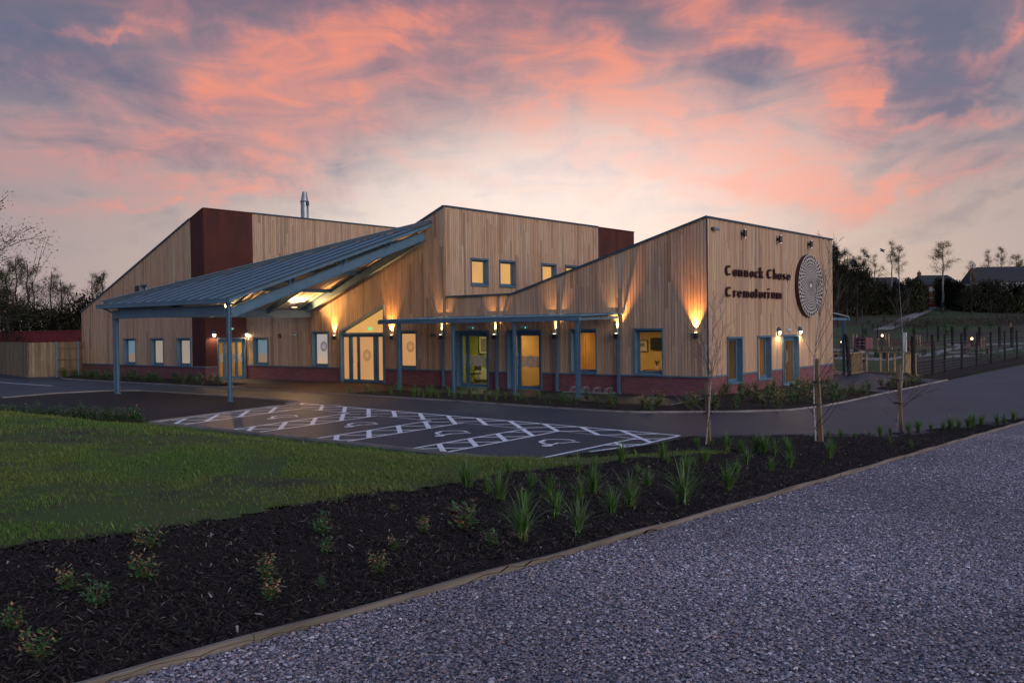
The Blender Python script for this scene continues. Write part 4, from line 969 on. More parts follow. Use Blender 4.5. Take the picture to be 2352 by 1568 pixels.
# kerbs / edgings
KB = MB()
kerb(KB, [(-40.9, -4.7), (-38.6, -5.62), (-32.4, -5.85), (-26.8, -5.77), (-18.5, -5.97), (-13.15, -5.97), (-11.4, -6.1), (-7.1, -6.24), (-3.3, -6.65), (-.8, -6.82), (.3, -6.82), (1.1, -6.62), (1.75, -6.2), (3.5, -4.95), (4.6, -3.7), (4.92, -2.1), (4.98, 0), (4.88, 4.06), (4.75, 13.9)], .05, -.05, .055)
kerb(KB, [(-24.8, -14.5), (-25.5, -12.1), (-25.3, -10.6), (-24.84, -9.73), (-23.6, -9.05), (-20, -9.0), (-16.4, -9.05), (-12.9, -9.22), (-12.2, -9.27), (-11.75, -9.45), (-11.55, -9.75), (-11.6, -10.2)], .05, -.05, .05)
kerb(KB, [(-10.86, -11.0), (-9.42, -16.68), (-5.8, -16.62), (4.3, -16.75)], .06, -.05, .06)
kerb(KB, [(.72, -4.1), (.34, -1.0), (.1, -.05)], .04, -.03, .05)
tag(KB.build('kerb', M['kerb']), kind='structure')
# planting beds against the building
def bedsheet(name, poly, seed, h=.05, step=.22, mt='soil'):
    xs_ = [p[0] for p in poly]; ys_ = [p[1] for p in poly]
    def inside(px, py):
        ins = np.zeros(px.shape, bool); n = len(poly)
        for i in range(n):
            x1, y1 = poly[i]; x2, y2 = poly[(i + 1) % n]
            if y1 == y2: continue
            ins ^= ((y1 > py) != (y2 > py)) & (px < (x2 - x1) * (py - y1) / (y2 - y1) + x1)
        return ins
    r_ = np.random.RandomState(seed); ax_ = np.arange(min(xs_), max(xs_) + step, step); ay_ = np.arange(min(ys_), max(ys_) + step, step)
    bump_ = r_.rand(len(ax_), len(ay_)) * h
    sheet(name, ax_, ay_, lambda X, Y: .012 + bump_[:X.shape[0], :X.shape[1]], M[mt], inside); return inside
bedF = [(-13.5, -5.9), (-11.4, -6.06), (-7.1, -6.2), (-3.3, -6.6), (-.8, -6.78), (.3, -6.78), (1.1, -6.58), (1.75, -6.15), (3.5, -4.9), (4.55, -3.7), (4.87, -2.1), (4.93, 0), (4.83, 4.5), (3.4, 5.7), (1.3, 7.4), (.05, 8.4), (.05, -.05), (.36, -1.0), (.74, -4.1), (-1.5, -4.35), (-3, -4.0), (-6.2, -3.7), (-12.8, -3.25)]
bedL = [(-41.6, -2.75), (-28.5, -2.75), (-26, -3.2), (-23.3, -3.7), (-23.2, -4.6), (-24.5, -5.5), (-32.4, -5.78), (-38.6, -5.55), (-40.6, -4.7)]
bedS = [(3.85, 7.0), (4.74, 7.0), (4.6, 11.2), (4.2, 12.2), (3.3, 12.3), (3.4, 9.5)]
inF = bedsheet('planting_bed', bedF, 1); inL = bedsheet('planting_bed', bedL, 2); inS = bedsheet('planting_bed', bedS, 3)
# foreground: lawn, mulch bed, gravel
def xm(y):                           # lawn / mulch edge
    y = np.asarray(y, float); w_ = .09 * np.sin(y * 2.1) + .05 * np.sin(y * 5.3 + 1) + .035 * np.sin(y * 13.7) + .03 * np.sin(y * 31.0 + 2)
    return 8.42 + w_ + np.clip((y + 21) / 3.2, 0, 1) ** 2 * .7
def inlow(x, y): return Tn(x, y) > 0
def lawnmask(x, y): return (x < xm(y)) & (y < -16.95 + .0 * x) & inlow(x, y) | ((x < 4.4) & (y < -16.2) & inlow(x, y))
ED = lambda y: 11.67 - np.clip((y + 24) / 20., 0, 1) * .45 - np.clip((y + 4), 0, 40) * .02
r1 = np.random.RandomState(5)
def bumpy(a): return lambda X, Y: Tn(X, Y) + a * (np.sin(X * 3.1 + 1.3 * np.sin(Y * 2.3)) * np.sin(Y * 2.7 + X)) + (r1.rand(*X.shape) - .5) * a * 1.2
sheet('lawn', axis([(-60, -20, .8), (-20, 9.6, .14)]), axis([(-60, -34, .8), (-34, -16.1, .14)]), bumpy(.012), M['lawn'], lambda x, y: lawnmask(x, y))
sheet('mulch_bed', axis([(4.6, 12.0, .09)]), axis([(-60, -33, .6), (-33, 12, .09)]), bumpy(.028), M['mulch'], lambda x, y: inlow(x, y) & ~lawnmask(x - .1, y) & (x < ED(y)))
sheet('gravel_path', axis([(11, 13, .1), (13, 60, 1.0)]), axis([(-60, 40, .5)]), lambda X, Y: np.maximum(.06, 1.05 - .0378 * (Y + 28.8)) - .012, M['gravel'], lambda x, y: (x > ED(y) - .06))
# timber edging board
mb = MB(); rr = random.Random(3); y = -34.0
M['edge'] = mat('weathered_timber', (.26, .23, .20), .85, col2=(.14, .12, .10), scale=2.2, stretch=(6, .6, 10), attr=True, bump=.3)
while y < 3:
    y2 = y + 3.0; a = float(ED(y)) + rr.uniform(-.008, .008); b = float(ED(y2 - .01)) + rr.uniform(-.008, .008)
    za = float(max(.06, 1.05 - .0378 * (y + 28.8))); zb = float(max(.06, 1.05 - .0378 * (y2 + 28.8))); n_ = 14
    for i in range(n_):
        t0, t1 = i / n_, (i + 1) / n_; X0 = a + (b - a) * t0; X1 = a + (b - a) * t1; Y0 = y + 3 * t0; Y1 = y + 3 * t1 - (.006 if i == n_ - 1 else 0)
        Z0 = za + (zb - za) * t0; Z1 = za + (zb - za) * t1; wv_ = .006 * sin(Y0 * 3.3), .006 * sin((Y0 + 3 / n_) * 3.3)
        mb.hexa([(X0, Y0, Z0 - .1), (X0 + .032, Y0, Z0 - .1), (X1 + .032, Y1, Z1 - .1), (X1, Y1, Z1 - .1), (X0, Y0, Z0 + .032 + wv_[0]), (X0 + .032, Y0, Z0 + .032 + wv_[0]), (X1 + .032, Y1, Z1 + .032 + wv_[1]), (X1, Y1, Z1 + .032 + wv_[1])], (1, .95, .9))
    y = y2
tag(mb.build('timber_edging', M['edge'], origin=(11.6, -16, .5)), 'weathered timber board edging between the dark mulch bed and the gravel', 'edging')

# loose gravel, bark and grass as real pieces ---------------------------------------
def cloud_mesh(name, base_v, base_f, pos, sc, rot, cols, mt, label, cat, zsc=1.0, tilt=None, smooth=False):
    k = len(pos); bv = np.array(base_v, np.float32); nv = len(bv); R_ = np.random.RandomState(11)
    if bv.ndim == 2: bv = np.repeat(bv[None], k, 0)
    nv = bv.shape[1]
    v = bv * sc[:, None, :]
    if tilt is not None:
        ct, st = np.cos(tilt)[:, None], np.sin(tilt)[:, None]; x_, z_ = v[..., 0].copy(), v[..., 2].copy(); v[..., 0] = x_ * ct - z_ * st; v[..., 2] = x_ * st + z_ * ct
    c_, s_ = np.cos(rot)[:, None], np.sin(rot)[:, None]; x_, y_ = v[..., 0].copy(), v[..., 1].copy()
    v[..., 0] = x_ * c_ - y_ * s_; v[..., 1] = x_ * s_ + y_ * c_; v += pos[:, None, :]
    v = v.reshape(-1, 3); f = np.array(base_f); nf, fs = f.shape
    ff = (f[None] + (np.arange(k) * nv)[:, None, None]).reshape(-1)
    me = bpy.data.meshes.new(name); me.vertices.add(len(v)); me.vertices.foreach_set('co', v.astype(np.float32).ravel())
    me.loops.add(len(ff)); me.loops.foreach_set('vertex_index', ff.astype(np.int32)); me.polygons.add(k * nf)
    me.polygons.foreach_set('loop_start', np.arange(0, k * nf * fs, fs, dtype=np.int32)); me.update(calc_edges=True)
    ca = me.attributes.new('Col', 'FLOAT_COLOR', 'FACE'); cc = np.ones((k, nf, 4), np.float32); cc[..., :3] = cols[:, None, :]; ca.data.foreach_set('color', cc.ravel())
    if smooth: me.polygons.foreach_set('use_smooth', np.ones(k * nf, bool))
    me.materials.append(mt); me.validate(); o = bpy.data.objects.new(name, me); COL.objects.link(o); return tag(o, label, cat, kind='stuff')
def attrmat(name, rough=.7, mul=1.0, trans=0.0, spec=.3):
    mt, t, b = newmat(name); n = t.nodes; l = t.links; a = n.new('ShaderNodeAttribute'); a.attribute_name = 'Col'
    nz = n.new('ShaderNodeTexNoise'); nz.inputs['Scale'].default_value = 60; g = n.new('ShaderNodeNewGeometry'); l.new(g.outputs['Position'], nz.inputs['Vector'])
    mr = n.new('ShaderNodeMapRange'); mr.inputs[3].default_value = .75 * mul; mr.inputs[4].default_value = 1.25 * mul; l.new(nz.outputs[0], mr.inputs[0])
    vm = n.new('ShaderNodeVectorMath'); vm.operation = 'SCALE'; l.new(a.outputs['Color'], vm.inputs[0]); l.new(mr.outputs[0], vm.inputs['Scale']); l.new(vm.outputs[0], b.inputs['Base Color'])
    b.inputs['Roughness'].default_value = rough; b.inputs['Specular IOR Level'].default_value = spec
    return mt
M['stone'] = attrmat('pebbles', .6); M['bark'] = attrmat('bark_chips', .75); M['blade'] = attrmat('grass_blades', .55); M['leaf'] = attrmat('leaves', .45)
rs = np.random.RandomState(21)
P_oct = [(1, 0, 0), (0, 1, 0), (-1, 0, 0), (0, -1, 0), (0, 0, 1), (.68, .68, .55), (-.62, .7, .5), (-.7, -.66, .52), (.66, -.7, .5)]
F_oct = [(0, 5, 4), (5, 1, 4), (1, 6, 4), (6, 2, 4), (2, 7, 4), (7, 3, 4), (3, 8, 4), (8, 0, 4)]
GC = np.array([(.24, .23, .28), (.16, .16, .21), (.34, .32, .36), (.09, .095, .125), (.30, .24, .26), (.44, .43, .47), (.26, .20, .20), (.20, .22, .28), (.62, .60, .63), (.32, .22, .17)])
GW = np.array([.22, .2, .14, .15, .1, .06, .06, .04, .015, .015])
def depth(x, y): return (x - CAM[0]) * FWD[0] + (y - CAM[1]) * FWD[1], (x - CAM[0]) * RGT[0] + (y - CAM[1]) * RGT[1]
def fill(xa, xb, ya, yb, n, mask):
    x = rs.uniform(xa, xb, n); y = rs.uniform(ya, yb, n); k = mask(x, y); return x[k], y[k]
def vis(d0, d1, m_=.66): 
    def f(x, y): D_, s_ = depth(x, y); return (D_ > d0) & (D_ < d1) & (np.abs(s_) < m_ * D_ + 1.0)
    return f
xs1, ys1 = fill(11.6, 21, -30.5, -16, 640000, lambda x, y: (x > ED(y) + .045) & vis(3.2, 9)(x, y))
xs2, ys2 = fill(11.2, 30, -28, 2, 420000, lambda x, y: (x > ED(y) + .045) & vis(9, 19)(x, y))
X = np.concatenate([xs1, xs2]); Y = np.concatenate([ys1, ys2]); D_, _ = depth(X, Y); k = len(X)
sz_ = np.where(D_ < 9, rs.gamma(7, .00088, k) + .0016, rs.uniform(.007, .013, k)); sc = np.stack([sz_ * rs.uniform(.9, 1.5, k), sz_ * rs.uniform(.7, 1.1, k), sz_ * rs.uniform(.6, 1.0, k)], -1)
pos = np.stack([X, Y, np.maximum(.06, 1.05 - .0378 * (Y + 28.8)) - .012 + rs.uniform(-.002, .012, k)], -1)
gcol = np.minimum(.95, GC[rs.choice(len(GC), k, p=GW / GW.sum())] * np.array([[1.52, 1.39, 1.32]]) * rs.uniform(.62, 1.36, (k, 1)) * (.9 + .2 * np.sin(X * 1.3 + np.sin(Y * .9)) * np.sin(Y * .8 + X * .4))[:, None])
jit = 1 + rs.uniform(-.22, .22, (k, 9, 3)).astype(np.float32)
cloud_mesh('gravel', np.array(P_oct, np.float32)[None] * jit, F_oct, pos, sc, rs.uniform(0, 6.28, k), gcol, M['stone'], 'loose purple-grey gravel covering the path in the right foreground', 'gravel')
# bark chips
chip_v = [(-1, -.5, 0), (1, -.4, .1), (.9, .5, .25), (-1, .45, .1), (0, 0, .45)]; chip_f = [(0, 1, 4), (1, 2, 4), (2, 3, 4), (3, 0, 4)]
def mulchmask(x, y): return inlow(x, y) & ~lawnmask(x - .05, y) & (x < ED(y) - .01)
x1, y1 = fill(8.0, 11.8, -32, -19, 95000, lambda x, y: mulchmask(x, y) & (depth(x, y)[0] > 2)); x2, y2 = fill(4.6, 11.7, -19, 0, 60000, mulchmask)
X = np.concatenate([x1, x2]); Y = np.concatenate([y1, y2]); k = len(X)
cols = np.array([(.030, .020, .015), (.018, .013, .011), (.05, .034, .024), (.075, .052, .036), (.016, .014, .018), (.22, .17, .12), (.36, .32, .3)])[rs.choice(7, k, p=[.32, .3, .17, .12, .06, .022, .008])] * rs.uniform(.7, 1.2, (k, 1))
l_ = rs.uniform(.008, .028, k); sc = np.stack([l_, l_ * rs.uniform(.2, .6, k), l_ * rs.uniform(.3, .7, k)], -1)
pos = np.stack([X, Y, Tn(X, Y) + rs.uniform(0, .035, k)], -1)
cloud_mesh('bark_chips', chip_v, chip_f, pos, sc, rs.uniform(0, 6.28, k), cols, M['bark'], 'dark shredded bark mulch with a few pale chips in the foreground bed', 'mulch', tilt=rs.uniform(-.7, .7, k))
# lawn blades (density and tone follow patches)
def patch(x, y, s_, ph=0): return .5 + .25 * (np.sin(x * s_ + 1.7 * np.sin(y * s_ * .7 + ph)) + np.sin(y * s_ * 1.3 + 1.9 * np.sin(x * s_ * .6 + ph * 2)))
bl_v = [(-.5, 0, 0), (.5, 0, 0), (.25, .25, .6), (0, .8, 1)]; bl_f = [(0, 1, 2), (0, 2, 3)]
def bladefield(n, xa, xb, ya, yb, msk, h0, h1, w_):
    x, y = fill(xa, xb, ya, yb, n, msk); bare = patch(x, y, 1.9) * patch(x, y, .63, 2) + .12 * patch(x, y, 6.1, 1)
    edge = np.clip((xm(y) - x) / .5 + .25, 0, 1); kk = rs.rand(len(x)) < np.clip((bare - .10) * 9, .12, 1) * (.35 + .65 * edge); x, y = x[kk], y[kk]; k = len(x)
    h = rs.uniform(h0, h1, k) * (.6 + .8 * patch(x, y, 3.1, 4)) * np.where(rs.rand(k) < .03, 1.9, 1); mixg = np.clip(patch(x, y, .9, 3) + rs.uniform(-.25, .25, k), 0, 1)[:, None]
    c = (np.array([(.080, .175, .033)]) * (1 - mixg) + np.array([(.155, .19, .045)]) * mixg) * rs.uniform(.6, 1.25, (k, 1))
    dry = rs.rand(k) < .05; c[dry] = np.array([.16, .12, .06]) * rs.uniform(.6, 1.1, (dry.sum(), 1))
    return np.stack([x, y, Tn(x, y) - .004], -1), np.stack([np.full(k, w_), h * .5, h], -1), rs.uniform(0, 6.28, k), c
A_ = [bladefield(340000, -2, 9.4, -30, -17, lambda x, y: lawnmask(x, y) & vis(3, 15)(x, y), .022, .045, .006), bladefield(270000, -24, 9, -34, -16.2, lambda x, y: lawnmask(x, y) & vis(15, 40)(x, y), .03, .06, .015)]
cloud_mesh('grass', bl_v, bl_f, *[np.concatenate([a[i] for a in A_]) for i in range(4)], M['blade'], 'short patchy green grass of the sloping lawn', 'grass')
k = 700; x, y = fill(-10, 9, -29, -17.2, 2200, lambda x, y: lawnmask(x, y) & vis(4, 20)(x, y) & (patch(x, y, 1.9) * patch(x, y, .63, 2) < .16)); k = len(x)
cloud_mesh('pebbles', P_oct, F_oct, np.stack([x, y, Tn(x, y)], -1), np.repeat(rs.uniform(.005, .013, k)[:, None], 3, 1) * np.array([[1.2, .9, .7]]), rs.uniform(0, 6, k), np.array([(.30, .30, .31)]) * rs.uniform(.3, 1.1, (k, 1)), M['stone'], 'small pale stones lying in the bare patches of the lawn', 'pebbles')

# painted parking bays -----------------------------------------------------------------
PM = MB(); Z_ = .003
def clipseg(p, q, poly):
    t0, t1 = 0.0, 1.0; n = len(poly); area = sum(poly[i][0] * poly[(i + 1) % n][1] - poly[(i + 1) % n][0] * poly[i][1] for i in range(n)); sg = 1 if area > 0 else -1
    for i in range(n):
        a, b = poly[i], poly[(i + 1) % n]; nx, ny = -(b[1] - a[1]) * sg, (b[0] - a[0]) * sg
        f0 = (p[0] - a[0]) * nx + (p[1] - a[1]) * ny; f1 = (q[0] - a[0]) * nx + (q[1] - a[1]) * ny
        if f0 < 0 and f1 < 0: return None
        if f0 < 0: t0 = max(t0, f0 / (f0 - f1))
        elif f1 < 0: t1 = min(t1, f0 / (f0 - f1))
    if t1 - t0 < .02: return None
    return [(p[0] + (q[0] - p[0]) * t, p[1] + (q[1] - p[1]) * t) for t in (t0, t1)]
of = lambda x: -9.66 - (x + 11.34) * .0875; hd = lambda x: -11.15 - (x + 9.5) * .073
bays = [((-9.47, -11.14), (-6.75, -11.42), (-5.75, -16.55), (-8.1, -16.6)), ((-5.28, -11.55), (-2.80, -11.74), (-2.15, -16.62), (-4.57, -16.62)), ((-1.57, -11.72), (.86, -11.98), (1.2, -16.68), (-1.05, -16.66)), ((1.92, -11.95), (4.34, -12.2), (4.5, -16.7), (2.25, -16.7))]
regs = [[(-11.34, -9.68), (4.88, -11.12), (4.34, -12.2), (-9.47, -11.14)]]
lefts = [(-10.88, -11.0), (-6.75, -11.42), (-2.80, -11.74), (.86, -11.98)]; lb_ = [(-9.42, -16.6), (-5.75, -16.55), (-2.15, -16.62), (1.2, -16.68)]
regs.append([(4.36, -12.2), (4.92, -11.14), (5.05, -13.1), (4.75, -14.6), (4.5, -15.2)])
for i in range(4): regs.append([lefts[i], bays[i][0], bays[i][3], lb_[i]])
for bnum, r_ in enumerate(bays):
    strip(PM, [r_[3], r_[0], r_[1], r_[2]], .10, Z_ + .0001 * bnum)
strip(PM, [(-11.0, -10.9), (-11.36, -9.66), (4.9, -11.13)], .10, Z_ + .0006)
strip(PM, [(4.93, -11.13), (5.06, -13.1), (4.75, -14.7)], .10, Z_ + .0007); strip(PM, [(-10.86, -11.0), (-9.42, -16.6)], .07, Z_ + .0008)
for j, reg in enumerate(regs):
    for k in range(-30, 40):
        x0 = -11.3 + 1.31 * k
        for fam, (dx, dy, w_) in enumerate(((1, -.9, .13), (-1, -.9, .10))):
            p = (x0 - dx * 6, of(x0) - dy * 6); q = (x0 + dx * 12, of(x0) + dy * 12); s = clipseg(p, q, reg)
            if s: strip(PM, s, w_, Z_ + .001 + .0002 * fam + .00003 * j)
bl_sym = [[(1072, 402), (1052, 404), (1046, 395), (1072, 388), (1120, 386), (1180, 386), (1240, 388), (1262, 392), (1285, 397)], [(1215, 411), (1292, 404), (1318, 408)], [(1215, 411), (1172, 414), (1150, 411)], [(1100, 428), (1165, 412)], [(1060, 420), (1110, 422)], [(1035, 398), (1030, 406), (1062, 418)]]
def crop(p): s_ = 1200 / 2352.; return gp((1500 + p[0] * s_) / 1.63265, (1450 + p[1] * s_) / 1.63265)
c4 = Vector(crop((1170, 410)))
for (cu, cv, off, sc_) in ((500, 1450, (1105, 222), .92), (500, 1450, (1680, 278), .96), (1500, 1450, (385, 342), .98), (1500, 1450, (1170, 410), 1)):
    s_ = 1200 / 2352.; c = Vector(gp((cu + off[0] * s_) / 1.63265, (cv + off[1] * s_) / 1.63265))
    for kk, pl_ in enumerate(bl_sym):
        strip(PM, [tuple(c + (Vector(crop(p)) - c4) * sc_) for p in pl_], .085, Z_ + .0002 * kk)
    h = c + (Vector(crop((1082, 432))) - c4) * sc_; PM.face([(h.x + .13 * cos(a), h.y + .13 * sin(a), Z_ + .0015) for a in [i * pi / 6 for i in range(12)]])
strip(PM, [gp(-40, 876), gp(0, 878), gp(60, 882), gp(121.8, 886)], .12, Z_)
tag(PM.build('road_markings', M['marking']), kind='structure')
for (u, v) in ((763, 931.5), (1500, 905), ):
    x, y = gp(u, v); mb = MB(); mb.tube([(x, y, .004), (x, y, .02)], .32, 16); mb.build('manhole_cover', M['kerb'], origin=(x, y, 0))
    tag(bpy.data.objects[-1] if False else [o for o in bpy.data.objects if o.name.startswith('manhole_cover')][-1], 'pale round inspection cover %s' % ('in the dark island right of the canopy post' if u < 1000 else 'at the edge of the bed by the last low canopy post'), 'manhole cover')
# ============================================================ PLANTS
ORD = ['first', 'second', 'third', 'fourth', 'fifth', 'sixth', 'seventh', 'eighth', 'ninth', 'tenth', 'eleventh', 'twelfth', 'thirteenth', 'fourteenth', 'fifteenth', 'sixteenth', 'seventeenth', 'eighteenth', 'nineteenth', 'twentieth']
def ordn(i): return ORD[i] if i < 20 else '%d%s' % (i + 1, {1: 'st', 2: 'nd', 3: 'rd'}.get((i + 1) % 10, 'th'))
def tussock_mesh(seed, n=120):
    r = random.Random(seed); mb = MB(); fans = [(r.uniform(0, 6.28), r.uniform(.1, .4)) for _ in range(4)]
    for i in range(n):
        a = r.uniform(0, 2 * pi); L_ = r.uniform(.45, 1.0); lean = r.uniform(.06, .80) ** 1.1; dry = i % 9 == 0
        if dry: lean = r.uniform(.6, 1.0); L_ *= .6
        bx, by = r.gauss(0, .035), r.gauss(0, .035); w = r.uniform(.006, .0115); tw = a + pi / 2 + r.uniform(-.5, .5)
        k = r.uniform(.6, 1.25); g = (.075 * k, .18 * k, .030 * k) if r.random() < .65 else (.12 * k, .21 * k, .055 * k)
        if dry: g = (.22 * k, .18 * k, .11 * k)
        if r.random() < .1: g = (.16 * k, .2 * k, .15 * k)
        pts = []; seg = 5; x = y = z = 0.0; th_ = lean * .35
        for s_ in range(seg + 1):
            pts.append((bx + x * cos(a), by + x * sin(a), z)); st = L_ / seg; x += st * sin(th_); z += st * cos(th_); th_ += lean * .42
        ww = [w, w, w * .95, w * .8, w * .5, .0008]
        for s_ in range(seg):
            p, q = pts[s_], pts[s_ + 1]; cx_, sx_ = cos(tw), sin(tw)
            mb.face([(p[0] - cx_ * ww[s_], p[1] - sx_ * ww[s_], p[2]), (p[0] + cx_ * ww[s_], p[1] + sx_ * ww[s_], p[2]), (q[0] + cx_ * ww[s_ + 1], q[1] + sx_ * ww[s_ + 1], q[2]), (q[0] - cx_ * ww[s_ + 1], q[1] - sx_ * ww[s_ + 1], q[2])], g)
    return mb
def shrub_mesh(seed, n=120, kind=0):
    r = random.Random(seed); mb = MB(); stems = [(r.uniform(0, 6.28), r.uniform(.1, .45), r.uniform(.6, 1.05)) for _ in range(6)]
    for a, ln, h in stems:
        mb.tube([(0, 0, 0), (ln * .5 * cos(a), ln * .5 * sin(a), h * .5), (ln * cos(a), ln * sin(a), h)], [.022, .015, .008], 4, (.07, .045, .03), cap=False)
    for i in range(n):
        a, ln, h = r.choice(stems); t = r.uniform(.12, 1.03); c = Vector((ln * t * cos(a), ln * t * sin(a), h * t)) + Vector((r.gauss(0, .13), r.gauss(0, .13), r.gauss(0, .07)))
        c.z = max(.04, c.z); s_ = r.uniform(.065, .12); yaw = r.uniform(0, 6.28); pit = r.uniform(-.5, .8); k = r.uniform(.55, 1.4)
        g = (.040 * k, .12 * k, .028 * k) if r.random() < .6 else (.075 * k, .16 * k, .035 * k)
        if kind == 0 and t > .75 and r.random() < .55 or r.random() < .07: g = (.36 * k, .20 * k, .085 * k)
        if kind == 1: g = (g[0] * .9, g[1], g[2] * 1.3)
        d = Vector((cos(yaw) * cos(pit), sin(yaw) * cos(pit), sin(pit))); u = d.cross(Vector((0, 0, 1))).normalized(); nn = u.cross(d)
        tip = c + d * s_ * 2; m1 = c + d * s_ * .9 + u * s_ * .5 - nn * s_ * .12; m2 = c + d * s_ * .9 - u * s_ * .5 - nn * s_ * .12
        mb.face([c, m1, tip, m2], g)
    return mb
def put(proto, name, loc, s, rz, label, cat, group):
    o = proto.copy(); o.name = name; COL.objects.link(o); o.location = loc; o.scale = (s, s, s) if not hasattr(s, '__len__') else s; o.rotation_euler = (0, 0, rz)
    return tag(o, label, cat, group)
def protos(fn, seeds, name, mt):
    out = []
    for s_ in seeds:
        me = fn(s_).build(name, mt); out.append(me)
    return out
tuss = protos(tussock_mesh, (1, 2, 3, 4, 5, 6), 'grass_tussock', M['blade'])
shr = protos(lambda s_: shrub_mesh(s_, 190, 0), (1, 2, 3), 'shrub', M['leaf']); shg = protos(lambda s_: shrub_mesh(s_, 170, 1), (8, 9, 10), 'shrub', M['leaf'])
used = {}
def place(lst, name, loc, s, rz, label, cat, group):
    i = rng.randrange(len(lst)); p = lst[i]
    if p.name not in used:
        used[p.name] = 1; p.location = loc; p.scale = (s, s, s); p.rotation_euler = (0, 0, rz); return tag(p, label, cat, group)
    return put(p, name, loc, s, rz, label, cat, group)
tA = [(120, 430, 280), (490, 290, 140), (410, 540, 260), (620, 660, 250), (620, 900, 380), (690, 430, 160), (790, 290, 90), (910, 690, 270), (850, 500, 190), (1100, 840, 330), (1120, 540, 200), (1100, 295, 190), (1240, 490, 270), (1250, 270, 150), (1400, 660, 270), (1560, 590, 310), (1490, 205, 200), (1620, 300, 100), (1720, 420, 190), (1850, 180, 180), (1890, 215, 90), (2030, 570, 370), (2050, 310, 190), (2230, 195, 140), (2120, 235, 110), (300, 470, 160)]
tB = [(30, 340, 90), (130, 330, 70), (240, 370, 140), (340, 370, 100), (80, 430, 90), (450, 375, 140), (500, 380, 150), (580, 395, 120), (650, 330, 80), (680, 400, 120), (380, 450, 120), (250, 650, 200), (310, 540, 120), (550, 515, 110), (690, 475, 120), (970, 425, 150), (850, 295, 60), (960, 265, 60), (1050, 275, 80), (1150, 275, 60), (1250, 262, 50), (1330, 255, 90), (1400, 245, 60), (1530, 235, 90), (1600, 225, 100), (1690, 215, 60), (1780, 215, 75), (1830, 212, 110), (1890, 200, 80), (1960, 200, 100), (1990, 195, 110), (2050, 185, 90), (2160, 170, 80), (2210, 162, 70), (2280, 150, 90), (1400, 315, 25), (1550, 340, 45)]
pts_ = []
for (x, y, h) in tA: pts_.append(((1700 + x * .4252) / 1.63265, (1650 + y * .4252) / 1.63265, h * .4252 / 1.63265))
for (x, y, h) in tB: pts_.append(((2600 + x * .5272) / 1.63265, (1500 + y * .5272) / 1.63265, h * .5272 / 1.63265))
pts_.sort()
for i, (u, v, h) in enumerate(pts_):
    p = hit(u, v); dist = (p - CAM)[:2] @ FWD; hh = min(.62, max(.16, h * dist / FPX * 1.12))
    far = u > 1590
    lab = None
    if h > 85 and not far: lab = 'large green grass tussock with long arching blades, %s of the big ones from the left' % ORD[sum(1 for q in pts_[:i] if q[2] > 85 and q[0] <= 1590)]
    elif not far: lab = 'smaller green grass tussock left of the first young tree, %s small one from the left' % ordn(sum(1 for q in pts_[:i] if q[2] <= 85 and q[0] <= 1590))
    else:
        lims = ((1590, 1750, 'around the foot of the left young birch'), (1750, 1890, 'just left of the middle young birch'), (1890, 2062, 'between the middle and right young birches'), (2062, 9999, 'right of the right-hand young birch'))
        lo_, hi_, wh = [q for q in lims if q[0] < u <= q[1]][0]; lab = 'green grass tussock %s, %s from the left' % (wh, ordn(sum(1 for q in pts_[:i] if lo_ < q[0] <= hi_)))
    place(tuss, 'grass_tussock', tuple(p - np.array([0, 0, .01])), hh * 1.18, rng.uniform(0, 6.28), lab, 'ornamental grass', 'ornamental grasses in the mulch bed')
sC = [(900, 1700, 1000, [(720, 720, 200, 1), (760, 900, 160, 1), (230, 1130, 230, 0), (280, 1300, 190, 0), (1220, 1070, 190, 0), (1370, 850, 120, 0), (1620, 715, 150, 0), (2000, 690, 260, 0), (2230, 830, 170, 1), (720, 1190, 90, 1), (1355, 510, 60, 0), (830, 440, 80, 1)]),
      (0, 1960, 900, [(1480, 270, 260, 0), (1430, 580, 270, 0), (700, 680, 230, 0), (930, 830, 260, 1), (110, 1060, 240, 0), (390, 1350, 300, 0)])]
sl_ = []
for (x0_, y0_, w_, lst) in sC:
    for (x, y, h, kd) in lst: sl_.append(((x0_ + x * w_ / 2352) / 1.63265, (y0_ + y * w_ / 2352) / 1.63265, h * w_ / 2352 / 1.63265, kd))
sl_.sort()
for i, (u, v, h, kd) in enumerate(sl_):
    p = hit(u, v); dist = (p - CAM)[:2] @ FWD; hh = h * dist / FPX
    place(shg if kd else shr, 'shrub', tuple(p), hh * 1.12, rng.uniform(0, 6.28), 'small %s shrub in the dark mulch, %s shrub from the left' % ('glossy green' if kd else 'green shrub with tan leaf tips'.replace(' shrub', ''), ORD[i]), 'shrub', 'small shrubs in the foreground mulch')
# shrubs in the beds by the building
def scatter(fn, xa, xb, ya, yb, n, seed):
    r = random.Random(seed); out = []; tries = 0
    while len(out) < n and tries < 6000:
        tries += 1; x, y = r.uniform(xa, xb), r.uniform(ya, yb)
        if bool(fn(np.array([x]), np.array([y]))[0]) and all((x - a) ** 2 + (y - b) ** 2 > .30 for a, b in out): out.append((x, y))
    return out
for x, y in scatter(lambda a, b: inF(a, b) & (a > -.5) & (b > -6.4), -.5, 4.8, -6.5, 8, 62, 4):
    place(shr if rng.random() < .5 else shg, 'shrub', (x, y, .05), rng.uniform(.34, .52), rng.uniform(0, 6), 'low green and bronze shrub in the bed at the right-hand building corner', 'shrub', 'shrubs round the building corner')
for x, y in scatter(lambda a, b: inF(a, b) & (a < -.8) & (b > -6.3), -13.3, -.8, -6.5, -3.3, 44, 5):
    g = x < -4.5
    place(tuss if g else shg, 'grass_tussock' if g else 'shrub', (x, y, .04), rng.uniform(.3, .45) if g else rng.uniform(.3, .42), rng.uniform(0, 6), 'dark grassy plant in the bed before the low canopy' if g else 'small leafy shrub between the cycle rack and the road', 'ornamental grass' if g else 'shrub', 'plants in the front bed')
